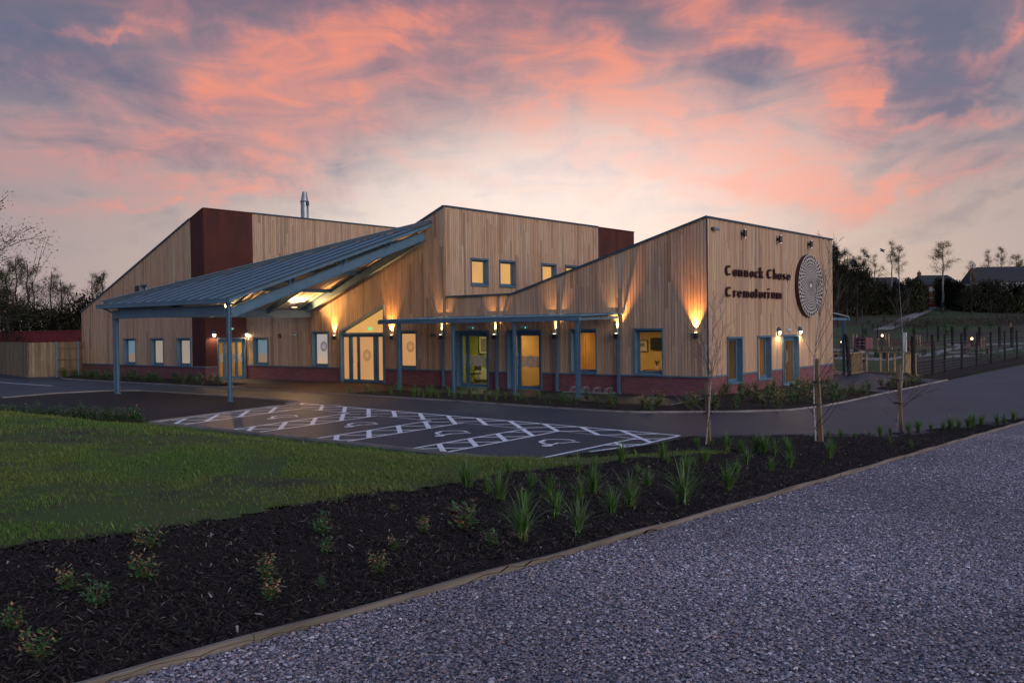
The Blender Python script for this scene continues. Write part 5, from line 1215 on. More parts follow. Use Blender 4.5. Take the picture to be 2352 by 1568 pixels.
for x, y in scatter(inL, -41, -23.4, -5.7, -2.8, 52, 6):
    place(shg, 'shrub', (x, y, .04), rng.uniform(.35, .55), rng.uniform(0, 6), 'dark low shrub in the bed below the left-hand windows', 'shrub', 'shrubs below the left-hand windows')
for x, y in scatter(inS, 3.3, 4.7, 7, 12, 13, 7):
    place(shr, 'shrub', (x, y, .04), rng.uniform(.3, .45), rng.uniform(0, 6), 'brownish low shrub in the small bed beside the road', 'shrub', 'shrubs in the small roadside bed')
r = random.Random(31)
for i in range(30):                                          # dark young hedge behind the lawn
    u = -20 + i * 11.8 + r.uniform(-3, 3); v = 955 + u * .043
    x, y = gp(u, v); place(shg, 'hedge_plant', (x, y, -.02), r.uniform(.34, .5), r.uniform(0, 6), 'dark young hedge plant behind the lawn, %s in the row from the left' % ordn(i), 'hedge plant', 'young hedge behind the lawn')

# ---------------------------------------------------------------- young birches
M['birchbark'] = mat('birch_bark', (.38, .36, .35), .6, col2=(.16, .13, .12), scale=5, stretch=(2, 2, 7), lo=.5, hi=.66)
M['twig'] = mat('dark_twig', (.075, .055, .05), .7)
M['stake'] = mat('stake_timber', (.26, .18, .11), .85, col2=(.15, .10, .06), scale=3, stretch=(6, 6, .7))
def branchy(mbT, mbC, p, d, L_, r0, depth_, r, spread=.5, up=.25, minr=.003, nseg=4, leafs=None, col=None, kids=(3, 5), thin=.55):
    pts = [p.copy()]; rads = [r0]; dd = d.copy()
    for i in range(nseg):
        dd = (dd + Vector((r.gauss(0, .09), r.gauss(0, .09), r.gauss(0, .05) + up * .12))).normalized(); pts.append(pts[-1] + dd * L_ / nseg); rads.append(max(minr, r0 * (1 - .8 * (i + 1) / nseg)))
    mbT.tube(pts, rads, 5 if r0 > .02 else 3, col, cap=False)
    if leafs and depth_ <= 1:
        for q in pts[1:]: leafs(q)
    if depth_ == 0: return
    for k in range(r.randint(*kids)):
        t = r.uniform(.25, .98) * nseg; i = min(nseg - 1, int(t)); q = pts[i].lerp(pts[i + 1], t - i); a = r.uniform(0, 2 * pi)
        base = (pts[i + 1] - pts[i]).normalized(); u = base.cross(Vector((0, .2, 1))).normalized(); w = base.cross(u)
        nd2 = (base + (u * cos(a) + w * sin(a)) * spread * r.uniform(.6, 1.3)).normalized()
        branchy(mbC, mbC, q, nd2, L_ * r.uniform(.42, .68), max(minr, r0 * thin * (1 - .6 * t / nseg)), depth_ - 1, r, spread, up, minr, max(2, nseg - 1), leafs, col, kids, thin)
def sapling(base, top_uv, bend, seed, label, low):
    base = Vector(base); r = random.Random(seed); t = empty('young_birch', base, label, 'tree', 'staked young birches beside the road')
    dist = float((np.array(base) - CAM)[:2] @ FWD)
    tp = CAM + ray(*top_uv) * (dist / FPX) ; tp = Vector(tp); H = (tp - base)
    mbt = MB(); mbc = MB(); pts = []; n = 12
    for i in range(n + 1):
        s_ = i / n; q = base + H * s_ + Vector((bend * sin(s_ * pi * 1.1), bend * .5 * sin(s_ * 5), 0)); pts.append(q)
    mbt.tube(pts, [.017 * (1 - .82 * i / n) for i in range(n + 1)], 7)
    for k in range(24):
        s_ = r.uniform(.34, .97) if k > low else r.uniform(.05, .3); i = int(s_ * n); q = pts[i].lerp(pts[i + 1], s_ * n - i); a = r.uniform(0, 6.28)
        d = Vector((cos(a) * .42, sin(a) * .42, 1 if k > low else .35)).normalized(); L_ = (1.15 * (1.08 - s_) + .22) * r.uniform(.7, 1.15)
        branchy(mbc, mbc, q, d, L_, .0085 * (1.15 - s_), 2, r, .45, .3, .0022, 4, kids=(1, 3))
    mbt.build('trunk', M['birchbark'], t); mbc.build('crown', M['twig'], t); return t
def stake(u0, v0, u1, v1, ties, base_off, label, treeb, seed):
    b = hit(u0, v0); dist = float((b - CAM)[:2] @ FWD); tp = CAM + ray(u1, v1) * (dist / FPX); b = Vector(b); tp = Vector(tp)
    t = empty('tree_stake', b, label, 'stake', 'timber stakes of the young birches')
    mb = MB(); mb.beam(b - Vector((0, 0, .1)), tp, .075, .075, up=(0, 1, 0)); mb.build('stake', M['stake'], t)
    for v in ties:
        s_ = (v - v0) / (v1 - v0); q = b.lerp(tp, s_); tr = Vector((treeb[0], treeb[1], q.z)) ; mb = MB(); mid = (q + tr) / 2; d = (tr - q); d.z = 0
        dn = d.normalized(); side = dn.cross(Vector((0, 0, 1)))
        lp = [q - dn * .06 + side * .06, q + side * .06, mid + side * .03, tr + side * .035 + dn * .03, tr + dn * .05, tr - side * .035 + dn * .03, mid - side * .03, q - side * .06, q - dn * .06 - side * .06, q - dn * .06 + side * .06]
        for a, c in zip(lp[:-1], lp[1:]): mb.beam(a, c, .012, .035)
        mb.build('tie', M['black'], t)
def d10(x, y): s_ = 800 / 2352.; return ((2500 + x * s_) / 1.63265, (1200 + y * s_) / 1.63265)
def d9(x, y): s_ = 800 / 2352.; return ((3040 + x * s_) / 1.63265, (1150 + y * s_) / 1.63265)
b1_ = hit(*d10(433, 1372)); b2_ = hit(*d10(1643, 1345)); b3_ = hit(*d9(938, 1375))
sapling(b1_, (1640, 668), .03, 41, 'thin young birch with bare twigs tied to the stake nearest the building corner', 4)
sapling(b2_, (1902, 560), -.10, 42, 'taller young birch with a crooked pale stem, middle of the three staked trees', 6)
sapling(b3_, (2070, 655), .10, 43, 'young birch with twigs low on its stem, right-hand one of the three staked trees', 9)
stake(*d10(467, 1365), *d10(442, 692), [d10(0, 828)[1], d10(0, 1020)[1]], 0, 'timber stake of the left young birch with two black ties', b1_, 1)
stake(*d10(1705, 1340), *d10(1650, 425), [d10(0, 677)[1], d10(0, 925)[1]], 0, 'timber stake of the middle young birch with two black ties', b2_, 2)
stake(*d9(1000, 1382), *d9(974, 640), [d9(0, 805)[1], d9(0, 1062)[1]], 0, 'timber stake of the right young birch with two black ties', b3_, 3)

# ============================================================ LEFT EDGE: fence, container
M['fence'] = wood('fence_board', (.30, .235, .15), (.17, .12, .07), st=(5, 5, .7))
M['contred'] = mat('container_red', (.24, .026, .030), .55, col2=(.14, .018, .020), scale=2, bump=.1)
def boardfence(a, b, h, label, gate=False):
    a = Vector((*a, 0)); b = Vector((*b, 0)); t = empty('gate' if gate else 'timber_fence', (a + b) / 2, label, 'gate' if gate else 'fence')
    n = max(2, int((b - a).length / .15)); mb = MB(); r = random.Random(int(abs(a.x * 10))); d = (b - a) / n; dn = d.normalized()
    for i in range(n):
        p = a + d * i + dn * .004; q = a + d * (i + 1) - dn * .004; k = r.uniform(.6, 1.1); hh = h + r.uniform(-.008, .008)
        nn = dn.cross(Vector((0, 0, 1))) * (.012 + .006 * (i % 2))
        mb.hexa([p - nn + Vector((0, 0, .06)), q - nn + Vector((0, 0, .06)), q + nn + Vector((0, 0, .06)), p + nn + Vector((0, 0, .06)), p - nn + Vector((0, 0, hh)), q - nn + Vector((0, 0, hh)), q + nn + Vector((0, 0, hh)), p + nn + Vector((0, 0, hh))], (k, k * .97, k * .92))
    mb.build('boards', M['fence'], t)
    mb = MB(); nrm = dn.cross(Vector((0, 0, 1))) * -.05
    if nrm.y < 0: nrm = -nrm
    for z in (.4, 1.1, 1.8): mb.beam(a + nrm + Vector((0, 0, z)), b + nrm + Vector((0, 0, z)), .05, .09)
    mb.build('rail', M['stake'], t); return t
boardfence((-41.51, -6.3), (-64, -2.1), 2.15, 'pale vertical-board timber fence running off the left edge')
boardfence((-41.47, -6.27), (-40.95, -4.95), 2.13, 'short run of brown vertical boards beside the fence corner')
boardfence((-40.93, -4.88), (-41.68, -3.3), 2.13, 'brown timber gate leaf with a small latch beside the building', True)
for i, (x, y, lb) in enumerate(((-40.93, -4.91, 'slim dark steel post between fence boards and gate'), (-41.70, -3.22, 'blue-grey steel gate post beside the left building wall'))):
    t = empty('gate_post', (x, y, 0), lb, 'post'); mb = MB(); mb.box(x - .05, x + .05, y - .05, y + .05, 0, 2.13); mb.build('post', M['steel'], t)
    mb = MB(); mb.box(x - .06, x + .06, y - .06, y + .06, 2.13, 2.15); mb.build('cap', M['steel'], t)
boardfence((-41.75, -3.15), (-42.3, -2.65), 2.13, 'narrow board panel between the gate post and the building')
ct = empty('shipping_container', (-52, 3.2, 0), 'dark red corrugated shipping container behind the timber fence', 'container')
mb = MB(); x = -84.0
while x < -43.0:
    for (a, b, o0, o1) in ((0, .07, 0, .035), (.07, .18, .035, .035), (.18, .25, .035, 0), (.25, .34, 0, 0)):
        mb.face([(x + a, 2.0 - o0, .15), (x + b, 2.0 - o1, .15), (x + b, 2.0 - o1, 2.80), (x + a, 2.0 - o0, 2.80)])
    x += .34
mb.box(-84, -42.9, 2.02, 4.4, .15, 2.84); mb.build('side_panel', M['contred'], ct)
mb = MB(); mb.box(-84, -42.85, 1.95, 2.02, 2.80, 2.90); mb.box(-84, -42.85, 1.95, 2.02, .05, .16); mb.box(-43.02, -42.85, 1.94, 2.1, .05, 2.9); mb.build('frame', M['contred'], ct)
for X_ in (-43.1, -43.1): pass

# ============================================================ TREES of the background
M['bark'] = M['bark']; M['trunkdark'] = mat('dark_bark', (.045, .038, .034), .9, var=.4)
M['trunkpale'] = mat('pale_birch_bark', (.30, .29, .28), .8, col2=(.10, .09, .09), scale=2, stretch=(1, 1, 3))
M['twigmass'] = attrmat('fine_twigs', .9, spec=.1)
def bigtree(seed, H, spread, leafcol, leafn, leafs, pale, bareness, name='tree', clear=.15, kids=(3, 5), depth_=3):
    """unit builder: returns an Empty at the origin with trunk and crown"""
    r = random.Random(seed); t = empty(name, (0, 0, 0)); mbt = MB(); mbc = MB(); n = 9; pts = []
    for i in range(n + 1):
        s_ = i / n; pts.append(Vector((r.gauss(0, .012) * H * s_, r.gauss(0, .012) * H * s_, H * s_)))
    mbt.tube(pts, [H * .016 * (1 - .85 * i / n) + .015 for i in range(n + 1)], 7)
    tw = (.045, .034, .030)
    def lf(q):
        for _ in range(leafn):
            if r.random() < bareness: continue
            c = q + Vector((r.gauss(0, .22), r.gauss(0, .22), r.gauss(0, .2))) * (H / 10); k = r.uniform(.6, 1.5); s2 = leafs * r.uniform(.6, 1.3)
            u = Vector((r.gauss(0, 1), r.gauss(0, 1), r.gauss(0, 1))).normalized(); w = u.orthogonal().normalized()
            mbc.face([c - u * s2, c + w * s2 * .55, c + u * s2, c - w * s2 * .55], tuple(ch * k for ch in leafcol))
    for k in range(int(20 * spread / .3)):
        s_ = clear + (1 - clear) * (r.random() ** .8) * .97; i = min(n - 1, int(s_ * n)); q = pts[i].lerp(pts[i + 1], s_ * n - i); a = r.uniform(0, 6.28)
        L_ = H * spread * (1.15 - s_) * r.uniform(.7, 1.2); d = Vector((cos(a), sin(a), r.uniform(.5, 1.2))).normalized()
        branchy(mbc, mbc, q, d, L_, max(.015, H * .005 * (1.2 - s_)), depth_ - 1, r, .55, .15, .010, 4, lf, tw, kids)
    mbt.build('trunk', M['trunkpale'] if pale else M['trunkdark'], t); mbc.build('crown', M['twigmass'], t); return t
def atD(u, v, Dd): d = ray(u, v); return CAM + d * (Dd / FPX)
PROTO = {}
PROTO['bare'] = bigtree(101, 10, .36, (.050, .040, .026), 5, .05, False, .55, 'bare_tree', .12)
PROTO['bare2'] = bigtree(102, 10, .30, (.060, .052, .024), 6, .05, False, .4, 'bare_tree', .1)
PROTO['birch'] = bigtree(103, 12, .27, (.16, .10, .03), 6, .07, True, .25, 'birch_tree', .40, (3, 4))
PROTO['birch2'] = bigtree(104, 12, .20, (.16, .10, .03), 5, .07, True, .35, 'birch_tree', .36, (3, 4))
PROTO['dense'] = bigtree(105, 10, .40, (.018, .022, .014), 9, .07, False, .1, 'dense_tree', .05, (3, 5))
PROTO['leafy'] = bigtree(106, 10, .42, (.034, .075, .014), 6, .05, False, .25, 'leafy_tree', .08, (3, 5))
first = set()
def plant(kind, u, v_base, D_, htpx, label, group=None, wide=1.0):
    """a tree whose foot stands on the ground D_ metres off, htpx tall in photo pixels"""
    b = atD(u, v_base, D_); z = float(hillz(b[0], b[1])) - .06; H0 = 12.0 if 'birch' in kind else 10.0; H = htpx * D_ / FPX; s_ = H / H0
    p = PROTO[kind]
    if kind in first:
        o = p.copy(); COL.objects.link(o)
        for ch in PCH[kind]: c = ch.copy(); COL.objects.link(c); c.parent = o
    else: o = p; first.add(kind)
    o.location = (b[0], b[1], z); o.scale = (s_ * wide, s_ * wide, s_); o.rotation_euler = (0, 0, rng.uniform(0, 6.28))
    return tag(o, label, 'tree', group)
PCH = {k: [c for c in bpy.data.objects if c.parent == p] for k, p in PROTO.items()}
def hb(u, D_):                       # image row of the ground at a distance
    b = atD(u, 740, D_); z = float(hillz(b[0], b[1])) ; hor = 767.8 - .0134 * u; return hor - (z - 2.65) / D_ * FPX
gL = 'trees behind the container'
for (k, u, D_, top, lb, wd) in (('leafy', -75, 52, 395, 'leafy tree whose drooping branches enter at the left edge of the picture', 1.0), ('bare2', 40, 88, 592, 'tall bare tree, leftmost behind the container', .9), ('bare', 118, 92, 622, 'bare tree in the middle behind the container', .9), ('bare', 212, 96, 636, 'bare rounded tree touching the left roof slope', .8),
                               ('dense', -10, 70, 655, 'dark bushy tree at the left edge behind the fence', 1.2), ('bare2', 20, 78, 618, 'bare twiggy tree close to the left picture edge behind the fence', 1.2), ('bare2', 65, 84, 605, 'bare tree between the leftmost and the middle one', 1.1), ('bare', 145, 88, 640, 'bare bushy tree right of the middle one', 1.2), ('bare2', 240, 94, 628, 'slim bare tree just left of the sloping roof edge', 1.0), ('bare2', 160, 100, 655, 'low bare tree between two taller ones behind the container', 1.0), ('bare', 80, 100, 640, 'bare tree standing a little behind the leftmost two', 1.0)):
    plant(k, u, 770, D_, hb(u, D_) - top, lb, gL, wd)
for (k, u, D_, top, lb, wd) in (('dense', 1925, 150, 570, 'dark bushy tree beside the sign wall, tallest on the right-hand slope', .75), ('dense', 1968, 160, 600, 'dark tree just right of the tallest bushy one', .9), ('bare', 1945, 165, 588, 'twiggy bare tree rising behind the bushy trees beside the sign wall', 1.1), ('bare2', 1910, 158, 578, 'bare tree half hidden by the end of the sign wall', 1.1), ('birch', 1985, 185, 572, 'thin birch left of the flat-roofed dark house', 1), ('birch2', 2010, 190, 585, 'slender birch over the left-hand house roof', 1),
                               ('birch2', 2048, 190, 555, 'tallest slender birch over the left-hand house roof', .9), ('birch', 2065, 195, 565, 'birch over the right end of the left-hand house roof', .8), ('birch', 2166, 190, 556, 'round-crowned golden birch in front of the middle brick house', 1.15), ('birch2', 2230, 190, 600, 'bare pointed tree at the gable of the right-hand house', 1),
                               ('birch2', 2270, 230, 575, 'thin golden birch rising behind the right-hand house', 1), ('birch', 2300, 232, 568, 'golden birch above the right-hand house chimney', .9), ('birch', 2335, 230, 585, 'golden birch at the far right over the roof', 1.1), ('bare', 2225, 220, 632, 'bushy bare tree between the middle and right houses', 1.2)):
    plant(k, u, 700, D_, hb(u, D_) - top, lb, 'trees on the hill beyond the garden', wd)
r = random.Random(77)
for i in range(13):
    u = 1915 + i * 36.0 + r.uniform(-10, 10); D_ = r.uniform(168, 180); top = 655 + r.uniform(-10, 18)
    if 2095 < u < 2180: D_ = 176; top = 695
    plant('dense' if i % 3 else 'bare', u, 700, D_, max(20, hb(u, D_) - top), 'dark bushy tree of the belt below the houses, %s from the sign wall' % ORD[i], 'dark tree belt below the houses', r.uniform(.9, 1.3))
def thicket(name, pts, hfun, n, size, cols, label, w=7.0):
    """a mass of twigs and leaves along a line: far-off scrub nobody could count"""
    P_ = np.array(pts, float); seg = np.linalg.norm(np.diff(P_[:, :2], axis=0), axis=1); cum = np.concatenate([[0], np.cumsum(seg)]); q = rs.uniform(0, cum[-1], n)
    x = np.interp(q, cum, P_[:, 0]); y = np.interp(q, cum, P_[:, 1]); off = rs.uniform(-w / 2, w / 2, n); x = x - off * FWD[0]; y = y - off * FWD[1]
    H_t = hfun(q) * (.72 + .28 * np.sin(q * .9 + 2 * np.sin(q * .31)) * np.sin(q * .23 + 1)) * rs.uniform(.9, 1.08, n); z = hillz(x, y) + H_t * rs.uniform(0, 1, n) ** .75
    c = np.array(cols)[rs.choice(len(cols), n)] * rs.uniform(.6, 1.4, (n, 1)); s_ = rs.uniform(.5, 1.2, n) * size
    bv = [(-1, 0, 0), (0, -.35, .1), (1, 0, 0), (0, .35, -.1)]
    return cloud_mesh(name, bv, [(0, 1, 2), (0, 2, 3)], np.stack([x, y, z], -1), np.repeat(s_[:, None], 3, 1), rs.uniform(0, 6.28, n), c, M['twigmass'], label, 'thicket', tilt=rs.uniform(-1.5, 1.5, n))
def apx(u, v_or, D_): b = atD(u, 740, D_); return (b[0], b[1])
dk = [(.026, .030, .020), (.036, .040, .024), (.046, .036, .028), (.050, .058, .022)]
thicket('woodland', [apx(u, 0, D_) for u, D_ in ((1890, 172), (1990, 182), (2100, 188), (2118, 196))], lambda q: np.interp(q, [0, 9, 22, 60], [13, 11, 6.6, 6.4]), 34000, .36, dk, 'dark mass of scrub and trees below the left-hand house on the hill')
thicket('woodland', [apx(u, 0, D_) for u, D_ in ((2160, 196), (2200, 188), (2300, 186), (2460, 186))], lambda q: 6.6 + 0 * q, 34000, .36, dk, 'dark mass of scrub and trees below the long pale house at the right')
thicket('woodland', [apx(u, 0, D_) for u, D_ in ((-140, 80), (60, 86), (200, 90), (330, 100))], lambda q: 6.6 + 0 * q, 40000, .20, [(.016, .015, .012), (.024, .020, .015), (.030, .026, .014), (.014, .018, .010)], 'dark mass of undergrowth and saplings behind the red container', 9.0)
thicket('bramble_scrub', [apx(u, 0, D_) for u, D_ in ((2050, 142), (2200, 148), (2360, 154), (2460, 154))], lambda q: 1.3 + 0 * q, 11000, .14, [(.085, .062, .055), (.05, .06, .028), (.10, .07, .062)], 'brown and dark green bramble scrub low on the bank beyond the garden', 14.0)
# scrub on the bank
sc_ = []
for i in range(16):
    u = 1985 + r.uniform(0, 380); D_ = r.uniform(128, 158); b = atD(u, 700, D_); place(shg, 'bush', (b[0], b[1], float(hillz(b[0], b[1])) - .1), r.uniform(.9, 1.5), r.uniform(0, 6), 'dark bramble bush on the grassy bank beyond the garden', 'bush', 'bramble bushes on the bank')
# houses ------------------------------------------------------------------------------
M['rooftile'] = mat('dark_roof_tiles', (.040, .040, .048), .85, var=.3, scale=3, bump=.3, bscale=6)
M['hbrick'] = mat('house_brick', (.15, .055, .035), .9, var=.3, scale=5); M['render'] = mat('pale_render', (.42, .42, .44), .85, var=.1)
M['hwindow'] = mat('house_window', (.35, .40, .42), .2, var=.3)
def house(c, w, d, eave, ridge, rot, wallm, label, hip=0.0, win=()):
    c = Vector(c); t = empty('house', c, label, 'house', rz=0); R_ = Matrix.Rotation(rot, 3, 'Z')
    W3 = lambda x, y, z: tuple(c + R_ @ Vector((x, y, z)))
    def hx(mb, x0, x1, y0, y1, z0, z1): mb.hexa([W3(x0, y0, z0), W3(x1, y0, z0), W3(x1, y1, z0), W3(x0, y1, z0), W3(x0, y0, z1), W3(x1, y0, z1), W3(x1, y1, z1), W3(x0, y1, z1)])
    mb = MB(); hx(mb, -w / 2, w / 2, -d / 2, d / 2, -2, eave)
    for s_ in (-1, 1): mb.face([W3(s_ * w / 2, -d / 2, eave), W3(s_ * w / 2, d / 2, eave), W3(s_ * (w / 2 - hip), 0, ridge - .1)])
    mb.build('wall', wallm, t)
    mb = MB(); e = .4
    for s_ in (-1, 1):
        a = [W3(-w / 2 - e, s_ * (d / 2 + e), eave - .15), W3(w / 2 + e, s_ * (d / 2 + e), eave - .15), W3(w / 2 + e - hip, 0, ridge), W3(-w / 2 - e + hip, 0, ridge)]
        b = [(q[0], q[1], q[2] - .2) for q in a]; mb.hexa(b + a)
    if hip:
        for s_ in (-1, 1): mb.face([W3(s_ * (w / 2 + e), -d / 2 - e, eave - .15), W3(s_ * (w / 2 + e), d / 2 + e, eave - .15), W3(s_ * (w / 2 + e - hip), 0, ridge)])
    rf = mb.build('roof', M['rooftile'], t)
    mb = MB(); cx_ = -w / 2 + 1.1; hx(mb, cx_ - .35, cx_ + .35, -.35, .35, ridge - .6, ridge + .8); mb.tube([W3(cx_, 0, ridge + .8), W3(cx_, 0, ridge + 1.2)], .14, 8); mb.build('chimney', wallm, rf)
    for (x, z, ww, hh) in win:
        mb = MB(); hx(mb, x - ww / 2, x + ww / 2, -d / 2 - .04, -d / 2 + .02, z, z + hh); mb.build('window', M['hwindow'], t)
    return t
rotc = math.atan2(RGT[1], RGT[0])
def hpos(u, D_): b = atD(u, 700, D_); return (b[0], b[1], float(hillz(b[0], b[1])))
def zat(u, v, D_): return float(atD(u, v, D_)[2])
c = hpos(2025, 240); house(c, 10.2, 8, zat(2025, 663, 240) - c[2] - 1, zat(2025, 637, 240) - c[2], rotc, M['hbrick'], 'dark low house with a plain roof, left one of the three on the hill', 1.6)
c = hpos(2143, 230); e_ = zat(2143, 653, 230) - c[2]; house(c, 9.2, 8, e_, zat(2143, 632, 230) - c[2], rotc + .06, M['hbrick'], 'middle red-brick house with dark tiled roof and small chimney', 1.2, [(-2.3, e_ - 1.9, 1.6, 1.1), (2, e_ - 1.9, 1.2, 1.1), (-.5, e_ - 3.6, 6, .25)])
c = hpos(2330, 212); e_ = zat(2330, 646, 212) - c[2]; house(c, 20, 9, e_, zat(2330, 612, 212) - c[2], rotc - .1, M['render'], 'long pale-rendered house with dark roof at the right edge', 1.0, [(-3, e_ - 1.5, 1.6, 1.0), (-6.5, e_ - 1.6, 1.2, 1.0), (1, e_ - 1.5, 1.6, 1)])
# red and white barrier, hill path
bp = atD(2135, 705, 198); bz = float(hillz(bp[0], bp[1])); t = empty('road_barrier', (bp[0], bp[1], bz), 'red and white plastic barrier across the path in front of the middle house', 'barrier')
mb = MB(); Rv = Vector((RGT[0], RGT[1], 0)); pb = Vector((bp[0], bp[1], bz))
for i in range(3): mb.beam(pb + Rv * (i * 1.15 - 1.7) + Vector((0, 0, .55)), pb + Rv * (i * 1.15 - .6) + Vector((0, 0, .55)), .12, 1.0)
mb.build('panel', mat('barrier_red', (.45, .03, .03), .5), t)
mb = MB(); mb.beam(pb + Rv * -1.7 + Vector((0, -.09, .95)), pb + Rv * .4 + Vector((0, -.09, .95)), .05, .10); mb.beam(pb + Rv * -1.2 + Vector((0, -.09, .12)), pb + Rv * 1.3 + Vector((0, -.09, .12)), .05, .1); mb.build('stripe', M['white'], t)
mb = MB(); hp_ = [atD(u, 740, D_)[:2] for u, D_ in ((2025, 138), (2060, 150), (2090, 168), (2115, 184), (2138, 198))]
strip(mb, hp_, 2.6, lambda x, y: float(hillz(x, y)) + .10); tag(mb.build('hill_path', M['path']), kind='structure')
mb = MB(); [mb.face([(x0, y0, z0) for x0, y0, z0 in q]) for q in []]
# earth bank and green bands of the far side
# memorial garden ----------------------------------------------------------------------
def z_(poly, z, name, mt):
    return flat(name, poly, z, mt)
gpx = lambda x, y: gp(*d9(x, y))
z_([gpx(212, 455), gpx(520, 470), gpx(720, 505), gpx(725, 525), gpx(520, 498), gpx(212, 480)], -.030, 'garden_path', M['path'])
z_([gpx(200, 545), gpx(860, 560), gpx(1120, 520), gpx(1110, 540), gpx(870, 590), gpx(200, 575)], -.028, 'garden_path', M['path'])
z_([gpx(1160, 520), gpx(1320, 505), gpx(1480, 462), gpx(1640, 436), gpx(1500, 415), gpx(1500, 405), gpx(1760, 412), gpx(2352, 392), gpx(2352, 408), gpx(1800, 425), gpx(1640, 460), gpx(1500, 490), gpx(1380, 530), gpx(1160, 555)], -.026, 'garden_path', M['path'])
z_([gpx(1500, 492), gpx(1960, 500), gpx(2200, 455), gpx(2330, 440), gpx(2330, 450), gpx(1980, 512), gpx(1520, 505)], -.024, 'garden_path', M['path'])
z_([gpx(1480, 545), gpx(1620, 525), gpx(1800, 530), gpx(1760, 545), gpx(1500, 560)], -.024, 'garden_path', M['path'])
z_([gpx(1160, 600), gpx(2352, 500), gpx(2352, 612), gpx(1480, 800), gpx(1140, 790), gpx(400, 770), gpx(1100, 730)], -.020, 'garden_soil', M['soil'])
M['darkpost'] = mat('tarred_timber', (.018, .016, .015), .9, var=.3); M['newwood'] = wood('new_timber', (.52, .36, .20), (.38, .25, .13), attr=False)
M['wire'] = mat('fence_wire', (.20, .24, .23), .5, metal=.4)
# wire fence with tarred posts along the road
WF = empty('wire_fence', (2.7, 28, 0), 'wire mesh fence on rough dark posts along the far side of the road', 'fence')
fp = [gpx(1138, 788), gpx(1290, 747), gpx(1470, 727), gpx(1672, 680), gpx(1842, 652), gpx(1985, 628), gpx(2120, 575), gpx(2245, 570)]
fp = [(2.95, 15.1), (2.9, 18.6), (2.75, 21.5), (2.65, 25.5), (2.6, 29.3), (2.5, 33.4), (2.35, 38.2), (2.3, 42.5), (2.3, 47), (2.3, 52), (2.3, 57)]
for i, (x, y) in enumerate(fp):
    mb = MB(); w = .11 if i == 0 else (.075 if i % 2 else .062); r_ = random.Random(i); pts = [(x + r_.uniform(-.02, .02), y + r_.uniform(-.02, .02), z) for z in (-.1, .5, 1.0, 1.5, 2.0)]
    mb.tube(pts, [w, w * .95, w * .9, w * .95, w * .85], 9); mb.build('post', M['darkpost'], WF)
mb = MB()
for a, b in zip(fp[:-1], fp[1:]):
    for z in (.12, .28, .44, .6, .78, .96, 1.14, 1.34, 1.55, 1.72): mb.beam((*a, z), (*b, z), .007, .007)
    n = int(math.dist(a, b) / .3)
    for i in range(n): t0 = i / n; x = a[0] + (b[0] - a[0]) * t0; y = a[1] + (b[1] - a[1]) * t0; mb.beam((x, y, .12), (x, y, 1.34), .005, .005, up=(0, 1, 0))
mb.build('wire_mesh', M['wire'], WF)
WG = empty('wire_fence', (-9, 84, 0), 'distant row of dark posts with wire beyond the memorial garden', 'fence')
for k, (px, py) in enumerate(((575, 400), (738, 400), (1145, 400), (1287, 400), (1408, 395), (1565, 430), (1705, 430), (1865, 425), (2085, 440), (2220, 450))):
    x, y = gpx(px, py); mb = MB(); mb.tube([(x, y, -.1), (x, y, 2.05 + .4 * (k < 4))], .16 if k > 3 else .07, 7); mb.build('post', M['darkpost'], WG)
# tall black leaning post, white post, black metal gate
x, y = gpx(428, 755); t = empty('gate_post', (x, y, 0), 'thick black leaning timber post just right of the grey canopy post', 'post'); mb = MB(); mb.tube([(x, y, -.1), (x - .05, y, .9), (x - .12, y, 1.9), (x - .22, y, 2.1)], [.11, .105, .095, .06], 9); mb.build('post', M['darkpost'], t)
x, y = 1.0, 20.6; t = empty('white_post', (x, y, 0), 'pale squared timber post standing behind the new timber frame', 'post'); mb = MB(); mb.box(x - .08, x + .08, y - .05, y + .05, -.1, 2.10); mb.build('post', M['white'], t)
x, y = gpx(235, 760); GT = empty('metal_gate', (x, y, 0), 'narrow black metal ladder gate at the end of the brick wall', 'gate')
for dx in (0, .75):
    mb = MB(); mb.beam((x + dx * .6, y + dx * .5, 0), (x + dx * .6, y + dx * .5, 2.1 if dx == 0 else 1.55), .05, .05, up=(0, 1, 0)); mb.build('post', M['black'], GT)
mb = MB()
for z in (.15, .38, .62, .86, 1.1, 1.35): mb.beam((x, y, z), (x + .45, y + .375, z), .02, .02)
mb.build('bar', M['black'], GT)
# new timber framework (zig-zag of uprights with rails)
NT = empty('timber_framework', (0, 18, 0), 'unfinished pale timber framework of uprights and rails beside the road entrance', 'timber structure')
zz = [gpx(225, 745), gpx(440, 752), gpx(640, 735), gpx(1000, 760), gpx(1105, 735)]
zz = [(-1.75, 15.5), (-.55, 17.0), (-.75, 19.3), (1.55, 18.9), (2.7, 16.6)]
for a, b in zip(zz[:-1], zz[1:]):
    mb = MB(); mb.beam((*a, 1.10), (*b, 1.10), .16, .04); mb.beam((*a, .06), (*b, .06), .16, .04); mb.build('rail', M['newwood'], NT)
    n = max(2, int(math.dist(a, b) / .62))
    for i in range(n):
        t0 = (i + .2) / n; x = a[0] + (b[0] - a[0]) * t0; y = a[1] + (b[1] - a[1]) * t0; ang = math.atan2(b[1] - a[1], b[0] - a[0]); mb = MB(); mb.beam((x, y, .08), (x, y, 1.08), .16, .045, up=(cos(ang), sin(ang), 0)); mb.build('upright', M['newwood'], NT)
for (x, y) in ((-1.4, 16.6), (-1.2, 18.6), (.2, 20.2), (1.2, 20.0)):
    mb = MB(); mb.beam((x, y, .0), (x, y, 1.02), .16, .045, up=(.4, .9, 0)); mb.build('upright', M['newwood'], NT)
mb = MB(); mb.beam((-1.8, 15.7, 1.0), (-.9, 16.2, .05), .09, .03); mb.build('brace', M['newwood'], NT)
